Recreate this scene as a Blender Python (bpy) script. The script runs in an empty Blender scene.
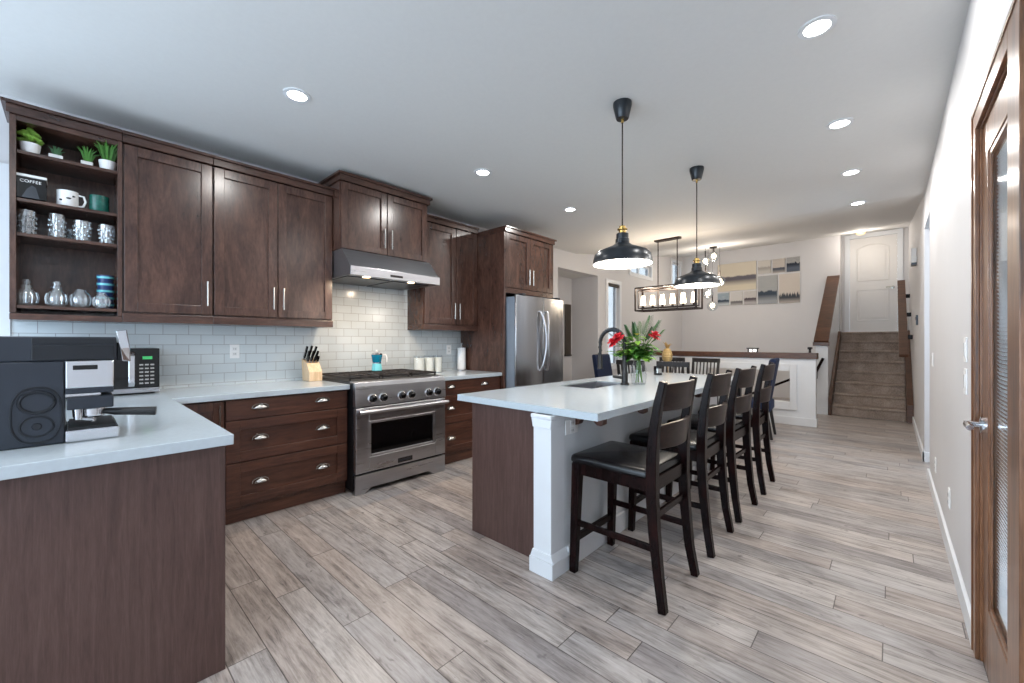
import bpy, bmesh, math, random
from mathutils import Vector, Matrix
random.seed(7)
PI = math.pi
sc = bpy.context.scene
COL = sc.collection

# ------------------------------------------------------------------ camera
cd = bpy.data.cameras.new('camera'); cam = bpy.data.objects.new('camera', cd); COL.objects.link(cam)
cd.sensor_width = 36.0; cd.lens = 408.0/1024*36; cd.clip_start = 0.05; cd.clip_end = 100
cam.location = (0, 0, 1.273)
cam.rotation_euler = (PI/2, 0, math.atan(379/408.0))
sc.camera = cam

# ------------------------------------------------------------------ world, exposure
w = bpy.data.worlds.new('sky'); sc.world = w; w.use_nodes = True
bg = w.node_tree.nodes['Background']
bg.inputs[0].default_value = (0.68, 0.84, 1.0, 1); bg.inputs[1].default_value = 5.5
sc.view_settings.view_transform = 'Standard'; sc.view_settings.look = 'None'
sc.view_settings.gamma = 1; sc.view_settings.use_curve_mapping = False
sc.view_settings.exposure = 0.27
sc.cycles.max_bounces = 10; sc.cycles.diffuse_bounces = 5; sc.cycles.transparent_max_bounces = 12
sc.cycles.transmission_bounces = 8; sc.cycles.sample_clamp_indirect = 6
sc.cycles.caustics_reflective = False; sc.cycles.caustics_refractive = False
sc.cycles.use_denoising = True

POT_W = 11; PEND_W = 12; HOOD_W = 5; CHAND_W = 11; GLOBE_W = 42; LAND_W = 11
def lamp(name, kind, loc, power, color, size=0.1, parent=None, spread=None):
    d = bpy.data.lights.new(name, kind); d.energy = power; d.color = color
    if kind == 'AREA':
        d.shape = 'DISK'; d.size = size
        if spread: d.spread = spread
    else: d.shadow_soft_size = size
    o = bpy.data.objects.new(name, d); COL.objects.link(o); o.location = loc
    if parent: o.parent = parent
    return o

# ------------------------------------------------------------------ materials
def srgb(r, g, b):
    f = lambda c: (c/255/12.92) if c/255 <= 0.04045 else ((c/255+0.055)/1.055)**2.4
    return (f(r), f(g), f(b), 1)
class N:
    def __init__(s, m): s.m = m; m.use_nodes = True; s.t = m.node_tree; s.b = s.t.nodes['Principled BSDF']
    def n(s, typ, **kw):
        x = s.t.nodes.new(typ)
        for k, v in kw.items(): setattr(x, k, v)
        return x
    def l(s, a, b): s.t.links.new(a, b)
    def set(s, **kw):
        for k, v in kw.items(): s.b.inputs[k.replace('_', ' ')].default_value = v
    def mth(s, op, a, b=None, c=None):
        x = s.n('ShaderNodeMath', operation=op)
        for i, v in enumerate((a, b, c)):
            if v is None: continue
            if isinstance(v, (int, float)): x.inputs[i].default_value = v
            else: s.l(v, x.inputs[i])
        return x.outputs[0]
    def coord(s, scale=(1, 1, 1), rot=(0, 0, 0)):
        tc = s.n('ShaderNodeTexCoord'); mp = s.n('ShaderNodeMapping')
        mp.inputs['Scale'].default_value = scale; mp.inputs['Rotation'].default_value = rot
        s.l(tc.outputs['Object'], mp.inputs[0]); return mp.outputs[0]
    def noise(s, vec, scale=5, detail=4, rough=0.55, dist=0):
        x = s.n('ShaderNodeTexNoise'); x.inputs['Scale'].default_value = scale; x.inputs['Detail'].default_value = detail
        x.inputs['Roughness'].default_value = rough; x.inputs['Distortion'].default_value = dist
        s.l(vec, x.inputs['Vector']); return x.outputs['Fac']
    def ramp(s, fac, stops):
        x = s.n('ShaderNodeValToRGB'); e = x.color_ramp.elements
        while len(e) < len(stops): e.new(0.5)
        for i, (p, c) in enumerate(stops): e[i].position = p; e[i].color = c
        s.l(fac, x.inputs[0]); return x.outputs[0]
    def mix(s, fac, a, b, mode='MIX'):
        x = s.n('ShaderNodeMix', data_type='RGBA', blend_type=mode)
        for sock, v in ((x.inputs[0], fac), (x.inputs[6], a), (x.inputs[7], b)):
            if isinstance(v, (int, float, tuple)): sock.default_value = v
            else: s.l(v, sock)
        return x.outputs[2]
    def bump(s, h, strength=0.2, dist=0.002):
        x = s.n('ShaderNodeBump'); x.inputs['Strength'].default_value = strength; x.inputs['Distance'].default_value = dist
        s.l(h, x.inputs['Height']); s.l(x.outputs[0], s.b.inputs['Normal'])
M = {}
def plain(name, col, rough=0.5, metal=0.0, spec=0.5, var=0.06, vs=12, coat=0.0):
    m = bpy.data.materials.new(name); k = N(m)
    c2 = tuple(min(1, c*(1+var)) for c in col[:3])+(1,); c1 = tuple(c*(1-var) for c in col[:3])+(1,)
    f = k.noise(k.coord(), vs, 3)
    k.l(k.ramp(f, [(0.3, c1), (0.7, c2)]), k.b.inputs['Base Color'])
    k.set(Roughness=rough, Metallic=metal, Specular_IOR_Level=spec, Coat_Weight=coat)
    M[name] = m; return m
def wood(name, dark, mid, light, scale, rough=0.35, spec=0.5, ns=3.0, coat=0.0):
    m = bpy.data.materials.new(name); k = N(m); v = k.coord(scale)
    a = k.noise(v, ns, 6, 0.62, 0.9); b = k.noise(v, ns*7, 4, 0.6)
    blot = k.noise(k.coord(tuple(0.25+0.12*x for x in scale)), 4.0, 3)
    f = k.mth('ADD', k.mth('MULTIPLY', a, 0.55), k.mth('MULTIPLY', b, 0.25))
    f = k.mth('ADD', f, k.mth('MULTIPLY', blot, 0.2))
    k.l(k.ramp(f, [(0.36, dark), (0.5, mid), (0.66, light)]), k.b.inputs['Base Color'])
    k.bump(b, 0.05, 0.001)
    k.set(Roughness=rough, Specular_IOR_Level=spec, Coat_Weight=coat, Coat_Roughness=0.25)
    M[name] = m; return m
CD, CM, CL = srgb(44, 27, 22), srgb(69, 46, 38), srgb(95, 66, 54)
wood('cab_v', CD, CM, CL, (5, 5, 1.3), 0.27, 0.55, 2.2, 0.15); wood('cab_y', CD, CM, CL, (5, 1.3, 5), 0.27, 0.55, 2.2, 0.15); wood('cab_x', CD, CM, CL, (1.3, 5, 5), 0.3)
wood('panel_v', srgb(70, 51, 47), srgb(84, 63, 58), srgb(98, 76, 70), (16, 16, 1.0), 0.4, 0.4, 4.0)
BD, BM, BL = srgb(52, 29, 22), srgb(78, 47, 36), srgb(102, 65, 49)
wood('base_v', BD, BM, BL, (9, 9, 0.9)); wood('base_y', BD, BM, BL, (9, 0.9, 9))
wood('door_wood', srgb(64, 38, 23), srgb(116, 76, 49), srgb(152, 106, 74), (14, 14, 1.1), 0.3, 0.5, 2.2, 0.3)
wood('cap_wood', srgb(54, 33, 22), srgb(82, 52, 35), srgb(108, 72, 50), (1.2, 6, 6), 0.35)
wood('espresso', srgb(10, 4, 4), srgb(20, 9, 9), srgb(38, 17, 15), (6, 6, 1.2), 0.25, 0.12, 3, 0.0)
wood('espresso_rail_lit', srgb(28, 19, 17), srgb(42, 30, 26), srgb(58, 43, 37), (6, 1.2, 6), 0.3, 0.25, 3, 0.0)  # lighter brown for the stool back rails, their reflected light put into the colour
wood('black_wood', srgb(22, 20, 21), srgb(34, 31, 31), srgb(48, 44, 43), (6, 6, 1.2), 0.35)
wood('beech', srgb(196, 164, 128), srgb(214, 184, 148), srgb(228, 202, 170), (14, 14, 1.2), 0.45)
plain('wall_paint', srgb(208, 207, 209), 0.6, var=0.012, vs=3)
plain('ceiling_paint', srgb(219, 219, 218), 0.75, var=0.012, vs=40)
plain('trim_white', srgb(222, 225, 229), 0.4, var=0.01)
plain('island_paint', srgb(216, 219, 222), 0.55, var=0.015)
plain('door_white', srgb(226, 224, 222), 0.45, var=0.01)
plain('quartz', srgb(186, 196, 203), 0.13, var=0.03, vs=60)
plain('steel_dark', srgb(70, 74, 80), 0.35, 0.9, var=0.05)
plain('chrome', srgb(215, 216, 220), 0.12, 1.0, var=0.01)
plain('nickel', srgb(198, 196, 192), 0.25, 1.0, var=0.02)
plain('black_gloss', srgb(10, 10, 12), 0.12, var=0.05)
plain('black_glass', srgb(8, 8, 10), 0.05, var=0.05)
plain('black_matte', srgb(26, 27, 30), 0.5, var=0.08)
plain('cast_iron', srgb(40, 34, 33), 0.55, var=0.2, vs=40)
plain('machine_black', srgb(36, 42, 52), 0.38, var=0.05)
plain('machine_rim', srgb(20, 24, 31), 0.35, var=0.05)
plain('leather', srgb(13, 11, 13), 0.27, var=0.2, vs=30, spec=0.35)
plain('navy', srgb(15, 32, 64), 0.85, var=0.15, vs=60)
plain('bronze', srgb(48, 38, 34), 0.4, 0.5, var=0.1)
plain('pendant_dark', srgb(38, 42, 47), 0.3, 0.3, var=0.08)
plain('pendant_inner', srgb(245, 243, 238), 0.6, var=0.01)
plain('brass', srgb(206, 172, 104), 0.25, 1.0, var=0.04)
plain('ceramic_white', srgb(232, 232, 232), 0.25, var=0.02)
plain('ceramic_green', srgb(16, 84, 74), 0.25, var=0.35, vs=40)
plain('plastic_white', srgb(236, 236, 236), 0.4, var=0.01)
plain('teal', srgb(10, 112, 140), 0.25, var=0.08)
plain('aqua', srgb(120, 205, 215), 0.25, var=0.05)
plain('candle_wax', srgb(240, 236, 226), 0.5, var=0.02)
plain('paper', srgb(240, 241, 243), 0.9, var=0.02, vs=60)
plain('blue_ceramic', srgb(42, 62, 112), 0.3, var=0.2, vs=25)
plain('leaf_green', srgb(66, 120, 44), 0.5, var=0.35, vs=14)
plain('leaf_lime', srgb(122, 166, 62), 0.5, var=0.3, vs=14)
plain('leaf_dark', srgb(56, 98, 60), 0.5, var=0.35, vs=14)
plain('stem_green', srgb(92, 128, 62), 0.5, var=0.2)
plain('petal_red', srgb(186, 24, 40), 0.55, var=0.25, vs=30)
plain('petal_yellow', srgb(222, 186, 60), 0.5, var=0.15)
plain('gold', srgb(196, 164, 108), 0.4, 0.3, var=0.15, vs=30)
plain('dark_plate', srgb(60, 56, 56), 0.35, 0.6)
plain('canvas_side', srgb(225, 222, 216), 0.8)
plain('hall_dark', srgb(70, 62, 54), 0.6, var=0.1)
plain('ledge_paint', srgb(188, 200, 204), 0.25, var=0.02)
plain('stair_dim', srgb(150, 146, 142), 0.7, var=0.05)

def brushed(name, col, rough, scale):
    m = bpy.data.materials.new(name); k = N(m); f = k.noise(k.coord(scale), 60, 3)
    k.l(k.ramp(f, [(0.3, tuple(c*0.9 for c in col[:3])+(1,)), (0.7, col)]), k.b.inputs['Base Color'])
    k.l(k.mth('ADD', k.mth('MULTIPLY', f, 0.16), rough-0.08), k.b.inputs['Roughness'])
    k.set(Metallic=1.0); M[name] = m
brushed('steel', srgb(186, 186, 190), 0.3, (1, 0.05, 1))
brushed('steel_hood', srgb(182, 184, 188), 0.34, (1, 0.05, 1)); brushed('steel_fridge', srgb(186, 188, 192), 0.24, (0.3, 0.3, 0.01))
plain('fridge_side', srgb(120, 132, 146), 0.4, 0.2, var=0.04)

def glass(name, col=(0.95, 0.98, 1, 1), edge=0.7, tint=0.9, milk=0.0, base=0.05):
    """thin glass: see-through face on, mirror-like at grazing angles, a little milky where it is cut"""
    m = bpy.data.materials.new(name); m.use_nodes = True; t = m.node_tree
    for x in list(t.nodes): t.nodes.remove(x)
    o = t.nodes.new('ShaderNodeOutputMaterial'); mx = t.nodes.new('ShaderNodeMixShader')
    tr = t.nodes.new('ShaderNodeBsdfTransparent'); gl = t.nodes.new('ShaderNodeBsdfGlossy'); lw = t.nodes.new('ShaderNodeLayerWeight')
    tr.inputs[0].default_value = tuple(c*tint for c in col[:3])+(1,); gl.inputs['Roughness'].default_value = 0.05
    pw = t.nodes.new('ShaderNodeMath'); pw.operation = 'POWER'; pw.inputs[1].default_value = 3.0
    ma = t.nodes.new('ShaderNodeMath'); ma.operation = 'MULTIPLY_ADD'; ma.inputs[1].default_value = edge; ma.inputs[2].default_value = base
    t.links.new(lw.outputs['Facing'], pw.inputs[0]); t.links.new(pw.outputs[0], ma.inputs[0]); t.links.new(ma.outputs[0], mx.inputs[0])
    first = tr.outputs[0]
    if milk:
        df = t.nodes.new('ShaderNodeBsdfDiffuse'); df.inputs[0].default_value = (0.9, 0.93, 0.96, 1); m2 = t.nodes.new('ShaderNodeMixShader'); m2.inputs[0].default_value = milk
        t.links.new(tr.outputs[0], m2.inputs[1]); t.links.new(df.outputs[0], m2.inputs[2]); first = m2.outputs[0]
    t.links.new(first, mx.inputs[1]); t.links.new(gl.outputs[0], mx.inputs[2])
    t.links.new(mx.outputs[0], o.inputs[0]); M[name] = m
glass('clear_glass', tint=0.94); glass('pane_glass', tint=0.97, edge=0.4); glass('cut_glass', tint=0.88, milk=0.09, base=0.24)
glass('tinted_pane', (0.44, 0.43, 0.42, 1), tint=1.0, edge=0.3)
def emit(name, col, s):
    m = bpy.data.materials.new(name); k = N(m); k.set(Base_Color=col, Emission_Color=col, Emission_Strength=s); M[name] = m
emit('pot_glow', (1, 0.985, 0.96, 1), 14); emit('warm_glow', (1, 0.82, 0.58, 1), 4.0); emit('bulb_glow', (1, 0.93, 0.82, 1), 12)
emit('hood_glow', (1, 0.66, 0.36, 1), 6); emit('lcd_green', (0.05, 0.4, 0.12, 1), 0.12); emit('dim_bowl', (0.7, 0.52, 0.32, 1), 0.5); emit('glint_white', (1, 1, 0.97, 1), 6)

def floor_mat():
    m = bpy.data.materials.new('laminate_floor'); k = N(m)
    tc = k.n('ShaderNodeTexCoord'); sp = k.n('ShaderNodeSeparateXYZ'); k.l(tc.outputs['Object'], sp.inputs[0])
    X, Y = sp.outputs[0], sp.outputs[1]
    PW, PL = 0.137, 1.22
    r = k.mth('DIVIDE', Y, PW); row = k.mth('FLOOR', r); fy = k.mth('FRACT', r)
    wn = k.n('ShaderNodeTexWhiteNoise', noise_dimensions='1D'); k.l(row, wn.inputs['W'])
    xs = k.mth('ADD', k.mth('DIVIDE', X, PL), k.mth('MULTIPLY', wn.outputs[0], 7.0)); colm = k.mth('FLOOR', xs); fx = k.mth('FRACT', xs)
    w2 = k.n('ShaderNodeTexWhiteNoise', noise_dimensions='2D'); cb = k.n('ShaderNodeCombineXYZ'); k.l(row, cb.inputs[0]); k.l(colm, cb.inputs[1]); k.l(cb.outputs[0], w2.inputs['Vector'])
    rnd = w2.outputs[0]
    cv = k.n('ShaderNodeCombineXYZ'); k.l(k.mth('ADD', k.mth('MULTIPLY', X, 0.75), k.mth('MULTIPLY', rnd, 37)), cv.inputs[0]); k.l(k.mth('MULTIPLY', Y, 8.0), cv.inputs[1]); k.l(k.mth('MULTIPLY', rnd, 91), cv.inputs[2])
    g1 = k.noise(cv.outputs[0], 2.2, 7, 0.65, 1.4); g2 = k.noise(cv.outputs[0], 11, 6, 0.72, 0.5)
    cv2 = k.n('ShaderNodeCombineXYZ'); k.l(k.mth('ADD', k.mth('MULTIPLY', X, 2.2), k.mth('MULTIPLY', rnd, 17)), cv2.inputs[0]); k.l(k.mth('MULTIPLY', Y, 4.0), cv2.inputs[1])
    g3 = k.noise(cv2.outputs[0], 1.6, 4, 0.6, 0.6)
    f = k.mth('ADD', k.mth('ADD', k.mth('MULTIPLY', g1, 0.42), k.mth('MULTIPLY', g2, 0.36)), k.mth('MULTIPLY', g3, 0.22))
    c = k.ramp(f, [(0.36, srgb(92, 87, 86)), (0.44, srgb(148, 142, 139)), (0.52, srgb(178, 172, 169)), (0.66, srgb(206, 202, 200))])
    tint = k.ramp(rnd, [(0.0, srgb(212, 210, 212)), (0.35, srgb(246, 238, 232)), (0.65, srgb(255, 253, 251)), (1.0, srgb(228, 228, 230))])
    c = k.mix(1.0, c, tint, 'MULTIPLY')
    kn = k.noise(cv2.outputs[0], 4.5, 2, 0.5, 1.2); kr = k.n('ShaderNodeMapRange'); k.l(kn, kr.inputs[0]); kr.inputs[1].default_value = 0.66; kr.inputs[2].default_value = 0.78
    c = k.mix(k.mth('MULTIPLY', kr.outputs[0], 0.65), c, srgb(84, 78, 78))
    ex = k.mth('MULTIPLY', k.mth('MINIMUM', fx, k.mth('SUBTRACT', 1.0, fx)), PL); ey = k.mth('MULTIPLY', k.mth('MINIMUM', fy, k.mth('SUBTRACT', 1.0, fy)), PW)
    e = k.mth('MINIMUM', ex, ey); gap = k.mth('LESS_THAN', e, 0.0021)
    c = k.mix(k.mth('MULTIPLY', gap, 0.85), c, srgb(66, 58, 54)); k.l(c, k.b.inputs['Base Color'])
    k.l(k.mth('ADD', k.mth('MULTIPLY', g2, 0.2), 0.26), k.b.inputs['Roughness'])
    k.bump(k.mth('SUBTRACT', k.mth('MULTIPLY', g2, 0.5), gap), 0.25, 0.0012)
    M['laminate_floor'] = m
floor_mat()
def tile_mat():
    m = bpy.data.materials.new('subway_tile'); k = N(m)
    tc = k.n('ShaderNodeTexCoord'); sp = k.n('ShaderNodeSeparateXYZ'); k.l(tc.outputs['Object'], sp.inputs[0])
    cb = k.n('ShaderNodeCombineXYZ'); k.l(sp.outputs[1], cb.inputs[0]); k.l(sp.outputs[2], cb.inputs[1])
    b = k.n('ShaderNodeTexBrick'); k.l(cb.outputs[0], b.inputs['Vector']); b.offset = 0.5
    b.inputs['Scale'].default_value = 1.0; b.inputs['Brick Width'].default_value = 0.155; b.inputs['Row Height'].default_value = 0.078
    b.inputs['Mortar Size'].default_value = 0.0017; b.inputs['Mortar Smooth'].default_value = 0.1
    b.inputs['Color1'].default_value = srgb(200, 208, 212); b.inputs['Color2'].default_value = srgb(208, 215, 218); b.inputs['Mortar'].default_value = srgb(150, 150, 152)
    k.l(b.outputs[0], k.b.inputs['Base Color']); k.set(Roughness=0.16)
    k.bump(k.mth('SUBTRACT', 1.0, b.outputs[1]), 0.35, 0.0012); M['subway_tile'] = m
tile_mat()
def carpet_mat():
    m = bpy.data.materials.new('carpet'); k = N(m); a = k.noise(k.coord(), 60, 4, 0.7); b = k.noise(k.coord(), 6, 3)
    k.l(k.ramp(k.mth('ADD', k.mth('MULTIPLY', a, 0.6), k.mth('MULTIPLY', b, 0.4)), [(0.35, srgb(120, 106, 98)), (0.65, srgb(182, 166, 154))]), k.b.inputs['Base Color'])
    k.set(Roughness=1.0); k.bump(a, 0.6, 0.006); M['carpet'] = m
carpet_mat()
def art_mat(name, sky, mist, land, hz, amp, seed, spike=0):
    """a hazy landscape print: sky above a ragged dark horizon, pale mist or water under it"""
    m = bpy.data.materials.new(name); k = N(m); tc = k.n('ShaderNodeTexCoord'); sp = k.n('ShaderNodeSeparateXYZ'); k.l(tc.outputs['Generated'], sp.inputs[0])
    x, z = sp.outputs[0], sp.outputs[2]
    cb = k.n('ShaderNodeCombineXYZ'); k.l(x, cb.inputs[0]); cb.inputs[1].default_value = seed
    h = k.mth('ADD', k.mth('MULTIPLY', k.noise(cb.outputs[0], 4 + spike*10, 6, 0.65), amp), hz-amp*0.5)
    cb2 = k.n('ShaderNodeCombineXYZ'); k.l(x, cb2.inputs[0]); k.l(k.mth('MULTIPLY', z, 4), cb2.inputs[2]); cb2.inputs[1].default_value = seed
    cl = k.noise(cb2.outputs[0], 3, 4)
    skyc = k.mix(k.mth('MULTIPLY', cl, 0.8), sky, mist)
    band = k.n('ShaderNodeMapRange'); k.l(k.mth('SUBTRACT', z, h), band.inputs[0]); band.inputs[1].default_value = 0.03; band.inputs[2].default_value = -0.02
    low = k.n('ShaderNodeMapRange'); k.l(z, low.inputs[0]); low.inputs[1].default_value = hz-0.12; low.inputs[2].default_value = hz-0.34
    landc = k.mix(low.outputs[0], land, mist)
    k.l(k.mix(band.outputs[0], skyc, landc), k.b.inputs['Base Color']); k.set(Roughness=0.8); M[name] = m

# ------------------------------------------------------------------ mesh builder
class MB:
    def __init__(s): s.bm = bmesh.new()
    def box(s, x0, x1, y0, y1, z0, z1, rot=None):
        vs = [Vector((x, y, z)) for z in (z0, z1) for y in (y0, y1) for x in (x0, x1)]
        if rot: c = Vector(((x0+x1)/2, (y0+y1)/2, (z0+z1)/2)); vs = [c + rot @ (v-c) for v in vs]
        v = [s.bm.verts.new(p) for p in vs]
        for f in ((0, 2, 3, 1), (4, 5, 7, 6), (0, 1, 5, 4), (2, 6, 7, 3), (0, 4, 6, 2), (1, 3, 7, 5)): s.bm.faces.new([v[i] for i in f])
        return s
    def prism(s, poly, axis, a, b):
        """poly: 2D points; axis 'x' -> (y,z), 'y' -> (x,z), 'z' -> (x,y)"""
        def P(p, t):
            return (t, p[0], p[1]) if axis == 'x' else (p[0], t, p[1]) if axis == 'y' else (p[0], p[1], t)
        A = [s.bm.verts.new(P(p, a)) for p in poly]; B = [s.bm.verts.new(P(p, b)) for p in poly]; n = len(poly)
        fs = [s.bm.faces.new(A), s.bm.faces.new(B[::-1])]
        for i in range(n): fs.append(s.bm.faces.new((A[i], B[i], B[(i+1) % n], A[(i+1) % n])))
        bmesh.ops.recalc_face_normals(s.bm, faces=fs); return s
    def lathe(s, prof, c=(0, 0, 0), n=20, axis='z', capped=True):
        rings = []
        for r, h in prof:
            ring = []
            for i in range(n):
                a = 2*PI*i/n; u, v = r*math.cos(a), r*math.sin(a)
                p = (u, v, h) if axis == 'z' else (h, u, v) if axis == 'x' else (v, h, u)
                ring.append(s.bm.verts.new((p[0]+c[0], p[1]+c[1], p[2]+c[2])))
            rings.append(ring)
        fs = []
        for A, B in zip(rings, rings[1:]):
            for i in range(n): fs.append(s.bm.faces.new((A[i], A[(i+1) % n], B[(i+1) % n], B[i])))
        if capped: fs.append(s.bm.faces.new(rings[0][::-1])); fs.append(s.bm.faces.new(rings[-1]))
        return s
    def tube(s, pts, r, n=8, square=False, up=None):
        """sweep a circle (or a rectangle when r is a pair) along points; r may be a list"""
        pts = [Vector(p) for p in pts]; m = len(pts); rings = []; ref = None
        for i, p in enumerate(pts):
            d = (pts[min(i+1, m-1)]-pts[max(i-1, 0)]).normalized()
            if ref is None:
                ref = Vector(up) if up else (Vector((0, 0, 1)) if abs(d.z) < 0.9 else Vector((1, 0, 0)))
            a = d.cross(ref).normalized(); b = a.cross(d).normalized(); ref = b
            ri = r[i] if isinstance(r, list) else r
            if isinstance(ri, tuple): ring = [p + a*sx*ri[0] + b*sy*ri[1] for sx, sy in ((-1, -1), (1, -1), (1, 1), (-1, 1))]
            else: ring = [p + (a*math.cos(2*PI*k/n) + b*math.sin(2*PI*k/n))*ri for k in range(n)]
            rings.append([s.bm.verts.new(q) for q in ring])
        fs = []
        for A, B in zip(rings, rings[1:]):
            q = len(A)
            for k in range(q): fs.append(s.bm.faces.new((A[k], A[(k+1) % q], B[(k+1) % q], B[k])))
        fs.append(s.bm.faces.new(rings[0][::-1])); fs.append(s.bm.faces.new(rings[-1]))
        bmesh.ops.recalc_face_normals(s.bm, faces=fs); return s
    def sphere(s, c, r, n=12, m=8, sq=(1, 1, 1)):
        prof = [(max(1e-4, r*math.sin(PI*i/m)), -r*math.cos(PI*i/m)) for i in range(m+1)]
        k = len(s.bm.verts); s.lathe(prof, (0, 0, 0), n, capped=False); s.bm.verts.ensure_lookup_table()
        for v in s.bm.verts[k:]: v.co = Vector((v.co.x*sq[0]+c[0], v.co.y*sq[1]+c[1], v.co.z*sq[2]+c[2]))
        return s
    def pad(s, x0, x1, y0, y1, z0, z1, r=0.03, dome=0.01, n=10, taper=0.0):
        """padded block: round-cornered plan, rounded rim, slightly domed top"""
        def ring(inset, z):
            out = []; X0, X1, Y0, Y1 = x0+inset, x1-inset, y0+inset, y1-inset; rr = max(0.004, r*1.2-inset)
            for cx, cy, a0 in ((X1-rr, Y1-rr, 0), (X0+rr, Y1-rr, PI/2), (X0+rr, Y0+rr, PI), (X1-rr, Y0+rr, 1.5*PI)):
                for i in range(5):
                    a = a0 + PI/2*i/4; px, py = cx+rr*math.cos(a), cy+rr*math.sin(a)
                    ym = (y0+y1)/2; py = ym + (py-ym)*(1 - taper*(px-x0)/(x1-x0)); out.append(s.bm.verts.new((px, py, z)))
            return out
        h = min(r, (z1-z0)/2); rs = [ring(h*0.5, z0), ring(0, z0+h*0.5)]
        rs.append(ring(0, z1-h))
        for i in range(1, 4): a = PI/2*i/3; rs.append(ring(h*(1-math.cos(a)), z1-h+h*math.sin(a)))
        for i in range(1, 4): rs.append(ring(h + (min(x1-x0, y1-y0)/2-h-0.01)*i/3.0, z1 + dome*(1-(1-i/3.0)**2)))
        for A, B in zip(rs, rs[1:]):
            for i in range(20): s.bm.faces.new((A[i], A[(i+1) % 20], B[(i+1) % 20], B[i]))
        s.bm.faces.new(rs[0][::-1]); s.bm.faces.new(rs[-1]); return s
    def build(s, name, mat, parent=None, bevel=0.0, smooth=False, kind=None, seg=2):
        me = bpy.data.meshes.new(name); base = Vector((0, 0, 0))
        if parent is not None: base = Vector(WORLD[parent.name])
        elif LIFT[0]:
            co = [v.co for v in s.bm.verts]
            base = Vector((sum(v.x for v in co)/len(co), sum(v.y for v in co)/len(co), min(v.z for v in co)))
        if base.length > 0:
            for v in s.bm.verts: v.co -= base
        s.bm.to_mesh(me); s.bm.free(); me.materials.append(M[mat] if isinstance(mat, str) else mat)
        if smooth:
            for p in me.polygons: p.use_smooth = True
            me.set_sharp_from_angle(angle=math.radians(42))
        o = bpy.data.objects.new(name, me); COL.objects.link(o)
        if parent is not None: o.parent = parent
        else: o.location = base
        WORLD[o.name] = tuple(base)
        if bevel:
            b = o.modifiers.new('bevel', 'BEVEL'); b.width = bevel; b.segments = seg; b.limit_method = 'ANGLE'; b.harden_normals = False
        if kind: o['kind'] = kind
        return o
WORLD = {}; LIFT = [True]
def tag(o, label, cat, group=None, kind=None):
    o['label'] = label; o['category'] = cat
    if group: o['group'] = group
    if kind: o['kind'] = kind
    return o
def thing(name, label, cat, loc, group=None):
    o = bpy.data.objects.new(name, None); COL.objects.link(o); o.location = loc; o.empty_display_size = 0.05
    WORLD[o.name] = tuple(loc); return tag(o, label, cat, group)
def dup(root, loc=None, rotz=None, label=None, group=None):
    def cp(o, parent):
        c = o.copy(); COL.objects.link(c); c.parent = parent
        if parent is not None: c.matrix_parent_inverse = o.matrix_parent_inverse.copy()
        for ch in [q for q in bpy.data.objects if q.parent == o and q is not c]: cp(ch, c)
        return c
    r = cp(root, None)
    if loc is not None: r.location = loc
    if rotz is not None: r.rotation_euler = (0, 0, rotz)
    if label: r['label'] = label
    if group: r['group'] = group
    WORLD[r.name] = tuple(r.location); return r
def struct(name, mb, mat, bevel=0.0, parent=None, smooth=False):
    LIFT[0] = False; o = mb.build(name, mat, parent, bevel, smooth); LIFT[0] = True
    if parent is None: o['kind'] = 'structure'
    return o
# ================================================================== the setting
XL, XR, ZC = -4.05, 0.26, 2.81
struct('floor', MB().box(-6.2, 1.6, -3.2, 11.6, -0.1, 0), 'laminate_floor')
mb = MB(); mb.prism([(-3.2, ZC), (6.0, ZC), (11.7, ZC+0.14*5.7), (11.7, ZC+1.1), (-3.2, ZC+1.1)], 'x', -4.25, 1.6)
ceiling = struct('ceiling', mb, 'ceiling_paint')

def wall_x(mb, x0, x1, ya, yb, z0, z1, holes):
    """wall in the plane x, with (y0, y1, z0, z1) holes"""
    ys = sorted({ya, yb} | {h[0] for h in holes} | {h[1] for h in holes})
    for a, b in zip(ys, ys[1:]):
        hs = [h for h in holes if h[0] <= a+1e-6 and h[1] >= b-1e-6]
        if not hs: mb.box(x0, x1, a, b, z0, z1); continue
        h = hs[0]
        if h[2] > z0+1e-4: mb.box(x0, x1, a, b, z0, h[2])
        if h[3] < z1-1e-4: mb.box(x0, x1, a, b, h[3], z1)
    return mb
W1 = (-1.45, -0.345, 1.02, 2.30); OPN = (5.48, 6.74, 0.0, 2.51); W2 = (7.10, 7.56, 0.80, 2.42); W3 = (8.05, 9.06, 2.74, 2.98); W4 = (10.28, 10.84, 2.72, 3.30)
mb = MB(); wall_x(mb, XL-0.14, XL, -3.2, 11.0, 0, 3.7, [W1, OPN, W2, W3, W4]); struct('wall_left', mb, 'wall_paint')
DOOR = (1.835, 2.475, 0.0, 2.13); HALL = (5.36, 6.15, 0.0, 2.47)
mb = MB(); wall_x(mb, XR, XR+0.13, -3.2, 11.6, 0, 3.7, [DOOR, HALL]); struct('wall_right', mb, 'wall_paint')
struct('wall_back', MB().box(XL, -0.785, 10.98, 11.45, 0, 3.7), 'wall_paint')
mb = MB().box(-0.785, -0.66, 11.45, 11.6, 0, 3.7).box(0.10, XR, 11.45, 11.6, 0, 3.7).box(-0.66, 0.10, 11.45, 11.6, 3.48, 3.7)
struct('wall_landing', mb, 'wall_paint')
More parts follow.
